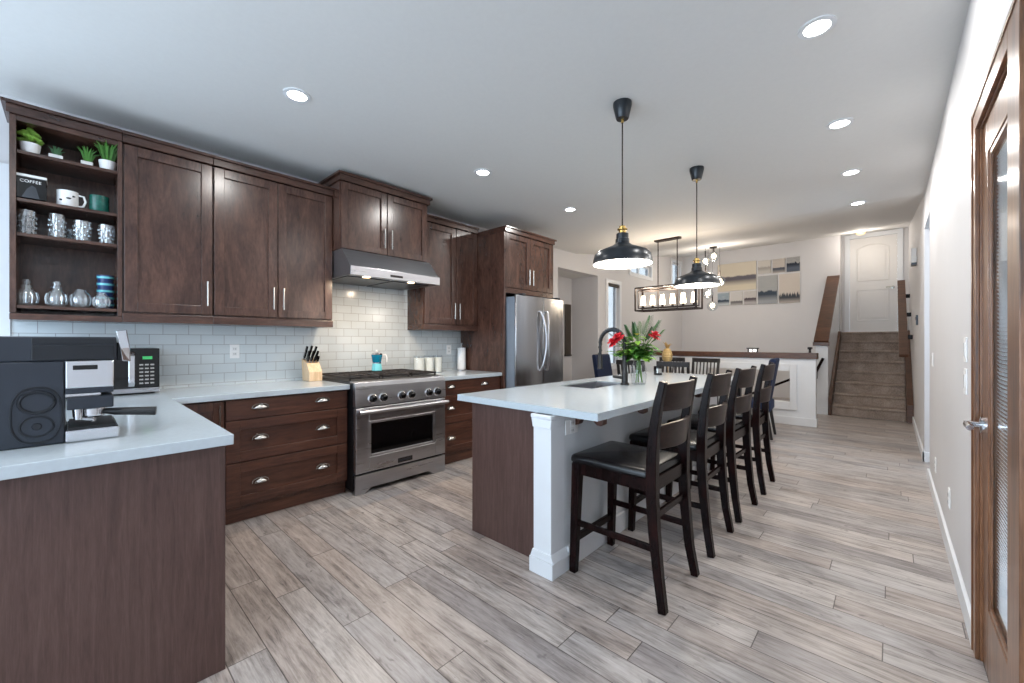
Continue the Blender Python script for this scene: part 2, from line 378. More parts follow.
# shallow recess beyond the opening behind the fridge, and the passage off the wall at the door side
mb = MB().box(-4.75, -4.65, 5.38, 6.86, 0, 2.52).box(-4.65, -4.19, 6.745, 6.86, 0, 2.52).box(-4.65, -4.19, 5.38, 5.475, 0, 2.52)
struct('wall_recess', mb, 'wall_paint')
struct('ceiling_recess', MB().box(-4.75, -4.19, 5.38, 6.86, 2.521, 2.6), 'ceiling_paint')
mb = MB(); wall_x(mb, 1.5, 1.6, 4.4, 7.2, 0, 2.7, [(5.1, 6.1, 1.1, 2.1)]); mb.box(0.39, 1.5, 4.4, 4.5, 0, 2.7).box(0.39, 1.5, 7.1, 7.2, 0, 2.7)  # hole in the unseen far wall added to let sky light in
struct('wall_passage', mb, 'wall_paint')
# a small room behind the glazed door
mb = MB(); wall_x(mb, 1.9, 2.0, 0.9, 3.3, 0, 2.81, [(1.2, 3.0, 0.7, 2.4)]); mb.box(0.39, 1.9, 0.9, 1.0, 0, 2.81).box(0.39, 1.9, 3.2, 3.3, 0, 2.81)  # unseen window hole added so daylight falls on the door blind from behind
struct('wall_closet', mb, 'wall_paint')
# baseboards
mb = MB().box(XR-0.016, XR, 2.545, 5.36, 0, 0.105).box(XR-0.016, XR, -3, 1.69, 0, 0.105); struct('baseboard_right', mb, 'trim_white', 0.003)
mb = MB().box(XR-0.016, XR, 6.134, 8.93, 0, 0.105).box(XR-0.016, XR+0.13, 6.134, 6.15, 0, 0.105); struct('baseboard_passage', mb, 'trim_white', 0.003)

def casing(y0, y1, z0, z1, x, w, t, sill=True, inward=1):
    """flat window casing on a wall in plane x, standing t proud"""
    mb = MB(); a, b = (x, x+t*inward) if inward > 0 else (x+t*inward, x)
    mb.box(a, b, y0-w, y0, z0-w, z1+w); mb.box(a, b, y1, y1+w, z0-w, z1+w); mb.box(a, b, y0, y1, z1, z1+w); mb.box(a, b, y0, y1, z0-w, z0)
    return mb
def window(n, h, w=0.07, mull=None):
    root = struct('window_%d' % n, casing(h[0], h[1], h[2], h[3], XL, w, 0.018), 'trim_white', 0.002)
    WORLD[root.name] = (0, 0, 0)
    f = MB(); t = 0.035; y0, y1, z0, z1 = h
    for b in ((y0, y0+t, z0, z1), (y1-t, y1, z0, z1), (y0+t, y1-t, z0, z0+t), (y0+t, y1-t, z1-t, z1)): f.box(XL-0.10, XL-0.05, *b)
    if mull: f.box(XL-0.10, XL-0.05, mull-0.02, mull+0.02, z0+t, z1-t)
    struct('sash', f, 'trim_white', 0.002, root)
    struct('pane', MB().box(XL-0.078, XL-0.072, y0+t, y1-t, z0+t, z1-t), 'pane_glass' if n == 1 else 'tinted_pane', 0, root)
    return root
window(1, W1, 0.08, -0.95); w2r = window(2, W2, 0.075); window(3, W3, 0.07, 8.55); window(4, W4, 0.07)
rb = MB().lathe([(0.028, W2[0]+0.01), (0.028, W2[1]-0.01)], (XL-0.02, 0, W2[3]-0.035), 14, 'y'); struct('roller_blind', rb, 'hall_dark', 0, w2r, True)

# ---- the half wall before the lower stairs: framed opening, wood cap
hw = MB(); ya, yb = 7.50, 7.62; ox0, ox1, oz0, oz1 = -2.35, -1.137, 0.343, 0.82
hw.box(XL, ox0, ya, yb, 0, 1.01).box(ox1, -0.819, ya, yb, 0, 1.01).box(ox0, ox1, ya, yb, 0, oz0).box(ox0, ox1, ya, yb, oz1, 1.01)
half = struct('wall_half', hw, 'trim_white')
WORLD[half.name] = (0, 0, 0)
fr = MB(); fw = 0.09
fr.box(ox0-fw, ox0, ya-0.025, ya, oz0-0.12, oz1+0.11).box(ox1, ox1+fw, ya-0.025, ya, oz0-0.12, oz1+0.11).box(ox0, ox1, ya-0.025, ya, oz1, oz1+0.11).box(ox0, ox1, ya-0.025, ya, oz0-0.12, oz0)
struct('opening_frame', fr, 'trim_white', 0.004, half)
struct('baseboard_half', MB().box(XL+0.01, -0.819, ya-0.016, ya, 0, 0.12).box(-0.819, -0.803, ya-0.016, yb, 0, 0.12), 'trim_white', 0.003)
struct('trim_1', MB().box(XL+0.01, -0.80, ya-0.03, yb+0.04, 1.011, 1.10), 'cap_wood', 0.004)
hr = MB(); hr.tube([(-3.1, 8.6, -0.30), (-1.05, 8.6, 0.73)], (0.02, 0.035), up=(0, 1, 0))
o = hr.build('stair_handrail', 'espresso'); tag(o, 'dark slanting handrail seen through the white framed opening of the half wall', 'handrail')
hr = MB(); hr.tube([(-0.97, 8.85, 0.72), (-0.86, 8.85, 0.985)], (0.02, 0.03), up=(0, 1, 0)); hr.box(-0.975, -0.945, 8.835, 8.912, 0.62, 0.74)
o = hr.build('stair_handrail', 'espresso', bevel=0.004); tag(o, 'short steep dark handrail fixed to the white end of the stair wall', 'handrail')
hr = MB()
hr.box(-0.955, -0.905, 7.80, 7.93, 1.15, 1.185); hr.box(-0.945, -0.915, 7.84, 7.87, 0.0, 1.15)
o = hr.build('stair_rail_post', 'espresso', bevel=0.004); tag(o, 'short dark handrail and post at the open end of the wood capped half wall', 'handrail')

# ---- the upper stairs
SX0, SX1, RISE, RUN, NS, SY = -0.755, 0.178, 0.1835, 0.262, 8, 8.95
st = thing('staircase', 'brown carpeted staircase climbing to the white panelled door', 'stairs', (0, SY, 0))
WORLD[st.name] = (0, SY, 0)
for k in range(NS):
    y0 = SY + k*RUN; y1 = 11.445 if k == NS-1 else SY + (k+1)*RUN + 0.02
    s = MB(); zb = max(0.0, k*RISE-0.06); s.prism([(y0, zb), (y1, zb), (y1, (k+1)*RISE), (y0-0.025, (k+1)*RISE), (y0-0.025, (k+1)*RISE-0.035), (y0, (k+1)*RISE-0.045)], 'x', SX0, SX1)
    s.build('step', 'carpet', st, bevel=0.012)
def stringer(x0, x1):
    m = MB(); a = RISE/RUN
    y_e = SY+7*RUN+0.1
    m.prism([(SY-0.05, 0), (SY+0.2, 0), (y_e, (y_e-SY-0.2)*a), (y_e, 7*RISE+0.2), (SY+7*RUN, 7*RISE+0.2), (SY-0.05, 0.28)], 'x', x0, x1)
    m.build('stringer', 'cap_wood', st, bevel=0.004)
stringer(SX0-0.045, SX0-0.001); stringer(SX1+0.001, SX1+0.081)
# pony wall beside the stairs, sloping wood cap
a = (2.60-1.27)/(10.95-8.93)
mb = MB().prism([(8.93, 0), (10.97, 0), (10.97, 2.60), (8.93, 1.25)], 'x', -0.975, -0.803); pony = struct('wall_stair', mb, 'trim_white')
mb = MB().prism([(8.90, 1.252), (10.97, 2.62), (10.97, 2.67), (8.88, 1.29)], 'x', -1.0, -0.79); struct('trim_2', mb, 'cap_wood', 0.004)
struct('trim_3', MB().box(-1.01, -0.78, 8.86, 8.925, 1.20, 1.262), 'cap_wood', 0.006)
struct('baseboard_stair', MB().box(-0.99, -0.803, 8.914, 8.93, 0, 0.12), 'trim_white', 0.003)
h = thing('wall_handrail', 'flat brown wooden handrail on dark brackets beside the carpeted stairs', 'handrail', (0.15, 8.8, 1.0))
m = MB(); m.tube([(0.145, 8.75, 1.05), (0.145, 11.0, 2.45)], (0.024, 0.055), up=(1, 0, 0)); m.build('rail', 'cap_wood', h, bevel=0.004)
for yy, zz in ((9.35, 1.40), (10.0, 1.80), (10.6, 2.175)):
    m = MB(); m.box(0.165, 0.259, yy-0.05, yy+0.05, zz-0.09, zz-0.02); m.build('bracket', 'espresso', h, bevel=0.006)

# ---- doors
d2 = struct('door_2', MB().box(-0.655, 0.095, 11.46, 11.50, 1.475, 3.475), 'door_white'); WORLD[d2.name] = (0, 0, 0)
m = MB(); c = 0.085
m.box(-0.655-c, -0.655, 11.425, 11.452, 1.47, 3.48+c).box(0.095, 0.095+c, 11.425, 11.452, 1.47, 3.48+c).box(-0.655, 0.095, 11.425, 11.452, 3.48, 3.48+c)
struct('casing', m, 'trim_white', 0.004, d2)
def panel_ring(x0, x1, z0, z1, arch):
    top = [(x1, z1), (x0, z1)] if not arch else [(x1 - (x1-x0)*i/14, z1 + arch*(1-((i-7)/7.0)**2)) for i in range(15)]
    pts = [(x0, z0), (x1, z0)] + top
    return pts
m = MB()
for x0, x1, z0, z1, ar in ((-0.53, -0.03, 2.56, 3.24, 0.09), (-0.53, -0.03, 1.72, 2.36, 0)):
    pts = panel_ring(x0, x1, z0, z1, ar)
    m.tube([(p[0], 11.458, p[1]) for p in pts+pts[:2]], 0.010, 6)
    pts = panel_ring(x0+0.05, x1-0.05, z0+0.05, z1-0.05, ar); m.prism(pts, 'y', 11.452, 11.462)
struct('door_panel', m, 'door_white', 0.003, d2)
m = MB().lathe([(0.028, 0.0), (0.028, -0.012), (0.012, -0.014), (0.012, -0.05)], (0.03, 11.46, 2.39), 14, 'y'); m.tube([(0.03, 11.41, 2.39), (-0.08, 11.41, 2.395)], 0.011, 8)
struct('door_handle', m, 'nickel', 0, d2, True)

DX = XR+0.006; dy0, dy1, gy0, gy1, gz0, gz1 = 1.852, 2.458, 1.945, 2.335, 0.265, 1.985
m = MB()
for b in ((gy1, dy1, 0.01, 2.115), (dy0, gy0, 0.01, 2.115), (gy0, gy1, gz1, 2.115), (gy0, gy1, 0.01, gz0)): m.box(DX, DX+0.04, *b)
d1 = struct('door_1', m, 'door_wood', 0.004); WORLD[d1.name] = (0, 0, 0)
m = MB(); cw = 0.075; a0, a1 = DOOR[0]+0.01, DOOR[1]-0.01
m.box(XR-0.013, XR, a1, a1+cw, 0, 2.13+cw).box(XR-0.013, XR, a0-0.15, a0, 0, 2.13+cw).box(XR-0.013, XR, a0, a1, 2.125, 2.13+cw)
m.box(XR-0.017, XR-0.0125, a1+cw-0.016, a1+cw, 0, 2.13+cw).box(XR-0.017, XR-0.0125, a0-0.15, a1+cw, 2.13+cw-0.016, 2.13+cw)
struct('casing', m, 'door_wood', 0.005, d1)
m = MB().box(XR, XR+0.13, dy1+0.003, DOOR[1]-0.001, 0, 2.13).box(XR, XR+0.13, DOOR[0]+0.001, dy0-0.003, 0, 2.13).box(XR, XR+0.13, dy0-0.003, dy1+0.003, 2.118, 2.129)
struct('jamb', m, 'door_wood', 0.002, d1)
m = MB()
for b in ((gy0, gy0+0.018, gz0, gz1), (gy1-0.018, gy1, gz0, gz1), (gy0+0.018, gy1-0.018, gz0, gz0+0.018), (gy0+0.018, gy1-0.018, gz1-0.018, gz1)): m.box(DX+0.004, DX+0.012, *b)
struct('glass_bead', m, 'door_wood', 0.003, d1)
struct('pane', MB().box(DX+0.013, DX+0.016, gy0, gy1, gz0, gz1), 'pane_glass', 0, d1)
m = MB(); z = gz0+0.02
R = Matrix.Rotation(math.radians(58), 3, 'Y')
while z < gz1-0.02: m.box(DX+0.019, DX+0.033, gy0, gy1, z, z+0.0016, R); z += 0.0145
struct('blind_slats', m, 'plastic_white', 0, d1)
m = MB().lathe([(0.032, DX), (0.032, DX-0.012), (0.013, DX-0.016), (0.013, DX-0.055)], (0, 2.395, 0.95), 16, 'x')
m.tube([(DX-0.046, 2.405, 0.95), (DX-0.050, 2.36, 0.952), (DX-0.050, 2.285, 0.95)], 0.011, 8); struct('door_handle', m, 'chrome', 0, d1, True)
for zz in (0.24, 0.98, 1.9):
    struct('hinge', MB().lathe([(0.008, zz-0.045), (0.008, zz+0.045)], (XR-0.004, dy0-0.004, 0), 8), 'espresso', 0, d1)

# ---- ceiling downlights
POTS = [(-2.712, 0.952, 'first along the range cabinets, before the single door one'), (-2.712, 2.532, 'second along the range cabinets, beside the hood'),
        (-2.73, 3.932, 'third along the range cabinets, beside the fridge'), (-0.265, 2.475, 'first along the door wall, by the glazed door'),
        (-0.265, 3.678, 'second along the door wall'), (-0.265, 4.803, 'third along the door wall'), (-0.27, 5.923, 'last along the door wall, towards the stairs')]
for i, (x, y, t) in enumerate(POTS + [(-1.4, -0.6, None), (-1.4, -2.2, None)]):
    if t is None:
        lamp('downlight_or_unseen_lamp', 'AREA', (x, y, ZC-0.012), POT_W, (1, 0.97, 0.93), 0.11); continue  # lamps alone, unseen behind the camera, with no downlight fitting built
    p = thing('ceiling_downlight', 'recessed ceiling downlight, ' + t, 'ceiling light', (x, y, ZC-0.008), 'recessed downlights')
    m = MB().lathe([(0.078, ZC-0.001), (0.078, ZC-0.006), (0.055, ZC-0.008), (0.055, ZC-0.001)], (x, y, 0), 28, capped=False); m.build('trim_ring', 'trim_white', p, smooth=True)
    m = MB().lathe([(0.055, ZC-0.003), (0.055, ZC-0.001)], (x, y, 0), 24); m.build('lens', 'pot_glow', p)
    lamp('downlight_or_unseen_lamp', 'AREA', (0, 0, -0.006), POT_W, (1, 0.97, 0.93), 0.11, p)

o = thing('landing_light', 'small brass flush ceiling light above the landing door', 'ceiling light', (-0.45, 10.95, 3.42))
zl = ZC+0.14*4.95
MB().lathe([(0.09, zl+0.015), (0.09, zl-0.01), (0.07, zl-0.015)], (-0.45, 10.95, 0), 24).build('base', 'brass', o, smooth=True)
MB().lathe([(0.08, zl-0.016), (0.07, zl-0.04), (0.04, zl-0.055)], (-0.45, 10.95, 0), 24).build('glass_bowl', 'dim_bowl', o, smooth=True)
lamp('landing_light_lamp', 'POINT', (0, -0.35, zl-0.25-3.42), LAND_W, (1, 0.9, 0.78), 0.08, o)
# ---- wall plates
def plate(name, label, cat, x, y, z, nx, kind='outlet', w=0.07, h=0.115):
    o = thing(name, label, cat, (x, y, z)); a, b = (x, x+0.006*nx) if nx > 0 else (x+0.006*nx, x)
    MB().box(a, b, y-w/2, y+w/2, z-h/2, z+h/2).build('cover_plate', 'plastic_white', o, bevel=0.002)
    m = MB(); a, b = (x+0.006*nx, x+0.009*nx); a, b = min(a, b), max(a, b)
    if kind == 'outlet':
        m.box(a, b, y-0.017, y+0.017, z+0.006, z+0.036).box(a, b, y-0.017, y+0.017, z-0.036, z-0.006); m.build('socket', 'ceramic_white', o, bevel=0.002)
        m = MB(); a, b = sorted((x+0.009*nx, x+0.0095*nx))
        for dz in (0.021, -0.021): m.box(a, b, y-0.008, y-0.005, z+dz-0.006, z+dz+0.006).box(a, b, y+0.005, y+0.008, z+dz-0.006, z+dz+0.006)
        m.build('slot', 'black_matte', o)
    else:
        m.box(a, b, y-0.016, y+0.016, z-0.032, z+0.032); m.build('rocker', 'ceramic_white', o, bevel=0.002)
    return o
plate('wall_outlet', 'white outlet on the tiled backsplash between microwave and knife block', 'outlet', XL+0.0085, 0.925, 1.19, 1)
plate('wall_outlet', 'white outlet on the tiled backsplash above the white candles', 'outlet', XL+0.0085, 3.19, 1.17, 1)
plate('wall_outlet', 'white outlet low on the plain wall, closer to the glazed door', 'outlet', XR, 3.59, 0.33, -1)
plate('wall_outlet', 'white outlet low on the plain wall, closer to the passage opening', 'outlet', XR, 4.63, 0.30, -1)
plate('light_switch', 'upper white light switch beside the glazed wooden door', 'light switch', XR, 2.86, 1.235, -1, 'switch')
plate('light_switch', 'lower white light switch beside the glazed wooden door', 'light switch', XR, 2.86, 1.085, -1, 'switch', 0.075, 0.12)
plate('light_switch', 'white light switch near the passage opening in the plain wall', 'light switch', XR, 4.95, 1.12, -1, 'switch')
o = thing('door_chime', 'white boxy chime high on the wall beside the stairs', 'chime', (XR, 8.0, 2.6))
MB().box(XR-0.06, XR-0.001, 7.86, 8.06, 2.36, 2.56).build('body', 'plastic_white', o, bevel=0.006); MB().box(XR-0.055, XR-0.001, 7.87, 8.05, 2.33, 2.36).build('grille', 'steel_dark', o)
o = thing('wall_keypad', 'small dark wall keypad on the wall beside the stairs', 'keypad', (XR, 7.6, 1.5))
MB().box(XR-0.02, XR-0.001, 7.52, 7.62, 1.49, 1.62).build('body', 'steel_dark', o, bevel=0.004); MB().box(XR-0.023, XR-0.02, 7.54, 7.60, 1.56, 1.60).build('screen', 'black_glass', o)
# ================================================================== kitchen cabinets
UF, BF, CF = -3.72, -3.33, -3.30          # faces of uppers, bases, worktop edge
def shaker(parent, name, y0, y1, z0, z1, x, mat_v, mat_y, rail=0.065, t=0.021, slab=False):
    """shaker door or drawer front standing t in front of plane x; returns the part"""
    if slab: return MB().box(x, x+t, y0, y1, z0, z1).build(name, mat_y, parent, bevel=0.0025)
    f = MB().box(x, x+t, y0, y0+rail, z0, z1).box(x, x+t, y1-rail, y1, z0, z1)
    if name == 'drawer': f.box(x, x+t, y0+rail, y1-rail, z0, z0+rail*0.8).box(x, x+t, y0+rail, y1-rail, z1-rail*0.8, z1)
    else: f.box(x, x+t, y0+rail, y1-rail, z0, z0+rail).box(x, x+t, y0+rail, y1-rail, z1-rail, z1)
    d = f.build(name, mat_v if name == 'door' else mat_y, parent, bevel=0.0025)
    MB().box(x, x+t-0.0155, y0+rail-0.004, y1-rail+0.004, z0+rail*0.7, z1-rail*0.7).build('panel', mat_v if name == 'door' else mat_y, d)
    return d
def sub(part, parent): WORLD[part.name] = WORLD[parent.name]; return part
def bar_handle(door, x, y, z0, z1):
    m = MB(); m.tube([(x+0.028, y, z0), (x+0.028, y, z1)], 0.006, 8); 
    for z in (z0+0.025, z1-0.025): m.tube([(x-0.001, y, z), (x+0.028, y, z)], 0.005, 8)
    return m.build('handle', 'nickel', door, smooth=True)
def cup_pull(dr, x, y, z):
    """bin pull: half dome open below"""
    m = MB(); n = 12; rows = 6; grid = []
    for j in range(rows+1):
        b = PI/2*j/rows; ring = []
        for i in range(n+1):
            a = PI*i/n; ring.append(m.bm.verts.new((x + 0.026*math.sin(b)*math.sin(a)*1.0 + 0.001, y + 0.048*math.cos(a)*(0.35+0.65*math.sin(b)), z + 0.030*math.cos(b)*math.sin(a)**0.5*1.0 - 0.012)))
        grid.append(ring)
    for A, B in zip(grid, grid[1:]):
        for i in range(n): m.bm.faces.new((A[i], A[i+1], B[i+1], B[i]))
    m.tube([(x+0.002, y-0.052, z-0.012), (x+0.002, y-0.048, z+0.006), (x+0.002, y-0.03, z+0.017), (x+0.002, y, z+0.021), (x+0.002, y+0.03, z+0.017), (x+0.002, y+0.048, z+0.006), (x+0.002, y+0.052, z-0.012)], 0.004, 6)
    o = m.build('cup_pull', 'nickel', dr, smooth=True)
    s = o.modifiers.new('solid', 'SOLIDIFY'); s.thickness = 0.002
    return o
def crown(parent, x, y0, y1, z0, z1, out=0.03, side0=False, side1=False, back=XL):
    """stepped crown moulding"""
    m = MB(); s0 = out if side0 else 0; s1 = out if side1 else 0; h = z1-z0
    m.box(back+0.001, x+out*0.4, y0-s0*0.4, y1+s1*0.4, z0, z0+h*0.72); m.box(back+0.001, x+out, y0-s0, y1+s1, z0+h*0.72, z1)
    return m.build('crown_molding', 'cab_y', parent, bevel=0.003)
ZU0, ZU1 = 1.472, 2.59
# open shelf cabinet
c = thing('open_shelf_cabinet', 'dark wood open shelf cabinet holding plants, mugs and glassware above the coffee machine', 'cabinet', (-3.9, -0.02, 1.40))
y0, y1 = -0.25, 0.222
MB().box(XL+0.001, UF, y0, y0+0.026, 1.44, ZU1).box(XL+0.001, UF, y1-0.022, y1, 1.44, ZU1).build('side_panel', 'cab_v', c, bevel=0.002)
MB().box(XL+0.001, XL+0.012, y0+0.026, y1-0.022, 1.48, ZU1).build('back_panel', 'cab_v', c)
for z in (1.488, 1.912, 2.115, 2.395): MB().box(XL+0.013, UF-0.012, y0+0.0265, y1-0.0225, z-0.02, z).build('shelf', 'cab_y', c, bevel=0.002)
MB().box(XL+0.013, UF, y0+0.0265, y1-0.0225, ZU1-0.03, ZU1-0.001).build('top_rail', 'cab_y', c)
MB().box(XL+0.001, UF+0.004, y0, y1, 1.40, 1.438).build('light_rail', 'cab_y', c, bevel=0.003); crown(c, UF+0.005, y0, y1, ZU1+0.001, 2.66, side0=True)
def upper(label, y0, y1, doors, hz=(1.535, 1.715), z0=ZU0, z1=ZU1, xf=UF, rail=True, cz=2.66, s0=False, s1=False, railw=0.065, name='upper_cabinet', grp='dark wood upper cabinets'):
    c = thing(name, label, 'cabinet', ((XL+xf)/2, (y0+y1)/2, z0), grp)
    MB().box(XL+0.001, xf-0.021, y0, y1, z0-0.01, z1).build('carcass', 'cab_v', c, bevel=0.002)
    for a, b, hy in doors:
        d = shaker(c, 'door', a, b, z0, z1-0.006, xf-0.02, 'cab_v', 'cab_y', railw); sub(d, c); bar_handle(d, xf, hy, *hz)
    if rail: MB().box(XL+0.001, xf+0.004, y0, y1, z0-0.07, z0-0.011).build('light_rail', 'cab_y', c, bevel=0.003)
    crown(c, xf+0.005, y0, y1, z1+0.001, cz, side0=s0, side1=s1); return c
upper('single door dark wood upper cabinet between the open shelves and the double door one', 0.223, 0.714, [(0.232, 0.71, 0.678)])
upper('double door dark wood upper cabinet between the single door one and the range hood', 0.715, 1.611, [(0.722, 1.152, 1.120), (1.160, 1.605, 1.194)], s1=False)
upper('double door dark wood upper cabinet between range hood and fridge panel', 2.60, 3.385, [(2.61, 3.045, 3.012), (3.053, 3.378, 3.085)], z1=2.59, cz=2.66)
upper('high double door cabinet directly above the steel range hood', 1.613, 2.55, [(1.621, 2.067, 2.034), (2.074, 2.532, 2.109)], (2.165, 2.35), 2.108, 2.705, -3.57, False, 2.778, True, True, 0.06)
# tall fridge surround
c = thing('fridge_cabinet', 'tall dark wood fridge surround with double doors above the steel fridge', 'cabinet', (-3.66, 3.85, 0))
MB().box(XL+0.001, -3.268, 3.387, 3.412, 0, 2.545).build('side_panel', 'cab_v', c, bevel=0.002)
MB().box(XL+0.001, -3.29, 3.4125, 4.30, 1.86, 2.545).build('carcass', 'cab_v', c, bevel=0.002)
MB().box(XL+0.001, -3.27, 4.3005, 4.322, 1.2, 2.545).build('side_panel', 'cab_v', c, bevel=0.002)
for a, b, hy in ((3.418, 3.846, 3.815), (3.852, 4.296, 3.885)):
    d = shaker(c, 'door', a, b, 1.905, 2.54, -3.289, 'cab_v', 'cab_y', 0.06); sub(d, c); bar_handle(d, -3.269, hy, 1.965, 2.15)
MB().box(-3.40, -3.268, 3.4125, 4.30, 1.84, 1.90).build('valance', 'cab_y', c, bevel=0.003)
crown(c, -3.262, 3.387, 4.322, 2.546, 2.612, side1=True)

# ---- base cabinets
def pulls(dr, ys, z):
    for y in ys: cup_pull(dr, BF+0.002, y, z)
def base(label, y0, y1, fronts, end=None):
    c = thing('base_cabinet', label, 'cabinet', (-3.7, (y0+y1)/2, 0), 'dark wood base cabinets')
    MB().box(XL+0.001, BF-0.021, y0, y1, 0.101, 0.874).build('carcass', 'base_v', c, bevel=0.002)
    MB().box(XL+0.001, BF-0.05, y0, y1, 0, 0.1).build('toe_kick', 'base_y', c)
    for f in fronts:
        d = shaker(c, f[0], f[1], f[2], f[3], f[4], BF-0.02, 'base_v', 'base_y', f[5], slab=f[6]); sub(d, c)
        if f[0] == 'drawer': pulls(d, f[7], f[8])
        else: bar_handle(d, BF, f[7], f[8], f[8]+0.15)
    return c
base('dark wood corner base cabinet with one bar handle, half hidden by the peninsula', 0.405, 0.705, [('door', 0.43, 0.70, 0.125, 0.865, 0.06, False, 0.672, 0.69)])
dy = (0.92, 1.36)
base('wide dark wood drawer base with six cup pulls between peninsula and range', 0.706, 1.568, [('drawer', 0.712, 1.562, 0.728, 0.866, 0.05, True, dy, 0.806), ('drawer', 0.712, 1.562, 0.432, 0.72, 0.085, False, dy, 0.585), ('drawer', 0.712, 1.562, 0.122, 0.424, 0.085, False, dy, 0.275)])
dy = (2.66, 3.14)
base('dark wood drawer base between the range and the fridge panel', 2.512, 3.385, [('drawer', 2.52, 3.378, 0.728, 0.866, 0.05, True, dy, 0.806), ('drawer', 2.52, 3.378, 0.432, 0.72, 0.085, False, dy, 0.585), ('drawer', 2.52, 3.378, 0.122, 0.424, 0.085, False, dy, 0.275)])
c = thing('peninsula_cabinet', 'dark wood peninsula cabinet with plain end panel under the pale worktop', 'cabinet', (-2.9, -0.2, 0))
MB().box(XL+0.001, -1.92, -0.95, 0.40, 0.1, 0.874).build('carcass', 'cab_v', c); MB().box(XL+0.001, -1.97, -0.9, 0.35, 0, 0.099).build('toe_kick', 'cab_x', c)
MB().box(-1.919, -1.895, -0.96, 0.404, 0.0, 0.874).build('end_panel', 'panel_v', c, bevel=0.002)
# ---- worktops
m = MB(); m.prism([(XL+0.001, -1.0), (-1.86, -1.0), (-1.86, 0.424), (CF, 0.424), (CF, 1.572), (XL+0.001, 1.572)], 'z', 0.8755, 0.915)
tag(m.build('kitchen_worktop', 'quartz', bevel=0.003), 'pale quartz L shaped worktop running from peninsula to range', 'worktop')
tag(MB().box(XL+0.001, CF, 2.508, 3.386, 0.8755, 0.915).build('side_worktop', 'quartz', bevel=0.003), 'short pale quartz worktop between range and fridge panel', 'worktop')
LIFT[0] = False
m = MB().box(XL+0.0005, XL+0.008, -0.285, 3.386, 0.9155, 1.40); m.box(XL+0.0005, XL+0.008, 1.613, 2.599, 1.4001, 2.095)
tag(m.build('tile_backsplash', 'subway_tile'), 'white subway tile backsplash between worktops and upper cabinets', 'backsplash'); LIFT[0] = True

# ---- range
RX = -3.22; ra, rb = 1.578, 2.502
r = thing('gas_range', 'wide stainless steel gas range with six black knobs', 'range', (-3.6, 2.04, 0))
MB().box(-4.03, RX-0.045, ra, rb, 0.03, 0.925).build('body', 'steel_dark', r)
m = MB()
prof = [(RX-0.044, 0.728), (RX+0.006, 0.728), (RX-0.004, 0.895), (RX-0.022, 0.93), (RX-0.10, 0.938), (RX-0.10, 0.926), (RX-0.044, 0.926)]
m.prism(prof, 'y', ra, rb); cpn = m.build('control_panel', 'steel', r, bevel=0.003)
for y in (1.725, 1.825, 2.008, 2.105, 2.297, 2.397):
    k = MB().lathe([(0.041, RX-0.002), (0.041, RX+0.006), (0.032, RX+0.012), (0.032, RX+0.010)], (0, y, 0.79), 20, 'x').build('knob_ring', 'chrome', r, smooth=True)
    k = MB().lathe([(0.030, RX+0.008), (0.028, RX+0.036), (0.023, RX+0.040)], (0, y, 0.79), 20, 'x').build('knob', 'black_gloss', r, smooth=True)
d = MB()
d.box(RX-0.042, RX, ra+0.004, 1.70, 0.175, 0.718).box(RX-0.042, RX, 2.382, rb-0.004, 0.175, 0.718).box(RX-0.042, RX, 1.70, 2.382, 0.60, 0.718).box(RX-0.042, RX, 1.70, 2.382, 0.175, 0.298)
d = sub(d.build('oven_door', 'steel', r, bevel=0.004), r)
m = MB(); ww = 0.022
for b in ((1.70, 1.70+ww, 0.298, 0.60), (2.382-ww, 2.382, 0.298, 0.60), (1.70+ww, 2.382-ww, 0.298, 0.298+ww), (1.70+ww, 2.382-ww, 0.60-ww, 0.60)): m.box(RX-0.03, RX-0.006, *b)
m.build('window_frame', 'steel', d, bevel=0.004)
MB().box(RX-0.035, RX-0.015, 1.7, 2.382, 0.3, 0.598).build('window_glass', 'black_glass', d)
m = MB().tube([(RX+0.055, ra+0.01, 0.688), (RX+0.055, rb-0.01, 0.688)], 0.017, 14)
for y in (ra+0.045, rb-0.045): m.tube([(RX-0.001, y, 0.688), (RX+0.055, y, 0.688)], 0.013, 10)
m.build('oven_handle', 'steel', d, smooth=True)
MB().box(RX-0.001, RX+0.004, 1.972, 2.122, 0.19, 0.232).build('badge', 'dark_plate', d, bevel=0.002)
MB().box(RX+0.0035, RX+0.0048, 1.985, 2.109, 0.203, 0.219).build('badge_inset', 'steel_dark', d)
m = MB().prism([(ra+0.003, 0.0), (1.66, 0.0), (1.725, 0.04), (2.30, 0.04), (2.365, 0.0), (rb-0.003, 0.0), (rb-0.003, 0.158), (ra+0.003, 0.158)], 'x', RX-0.03, RX-0.004); m.build('kick_panel', 'steel', r, bevel=0.003)
MB().box(-4.03, RX-0.1, ra, rb, 0.9255, 0.94).build('cooktop', 'black_matte', r, bevel=0.003)
for y0 in (1.595, 1.90, 2.205):
    m = MB(); y1 = y0+0.285; x0, x1 = -3.98, -3.36; z0, z1 = 0.955, 0.972
    for x in (x0, x0+0.205, x0+0.31, x0+0.415, x1-0.012): m.box(x, x+0.012, y0, y1, z0, z1)
    for y in (y0, y0+0.09, y0+0.185, y1-0.012): m.box(x0, x1, y, y+0.012, z0, z1)
    for x in (x0, x1-0.014):
        for y in (y0, y1-0.014): m.box(x, x+0.014, y, y+0.014, 0.9395, z0)
    m.build('grate', 'cast_iron', r, bevel=0.002)
    for x in (-3.82, -3.52): MB().lathe([(0.05, 0.9405), (0.05, 0.948), (0.034, 0.952), (0.032, 0.958)], (x, y0+0.14, 0), 18).build('burner', 'cast_iron', r, smooth=True)
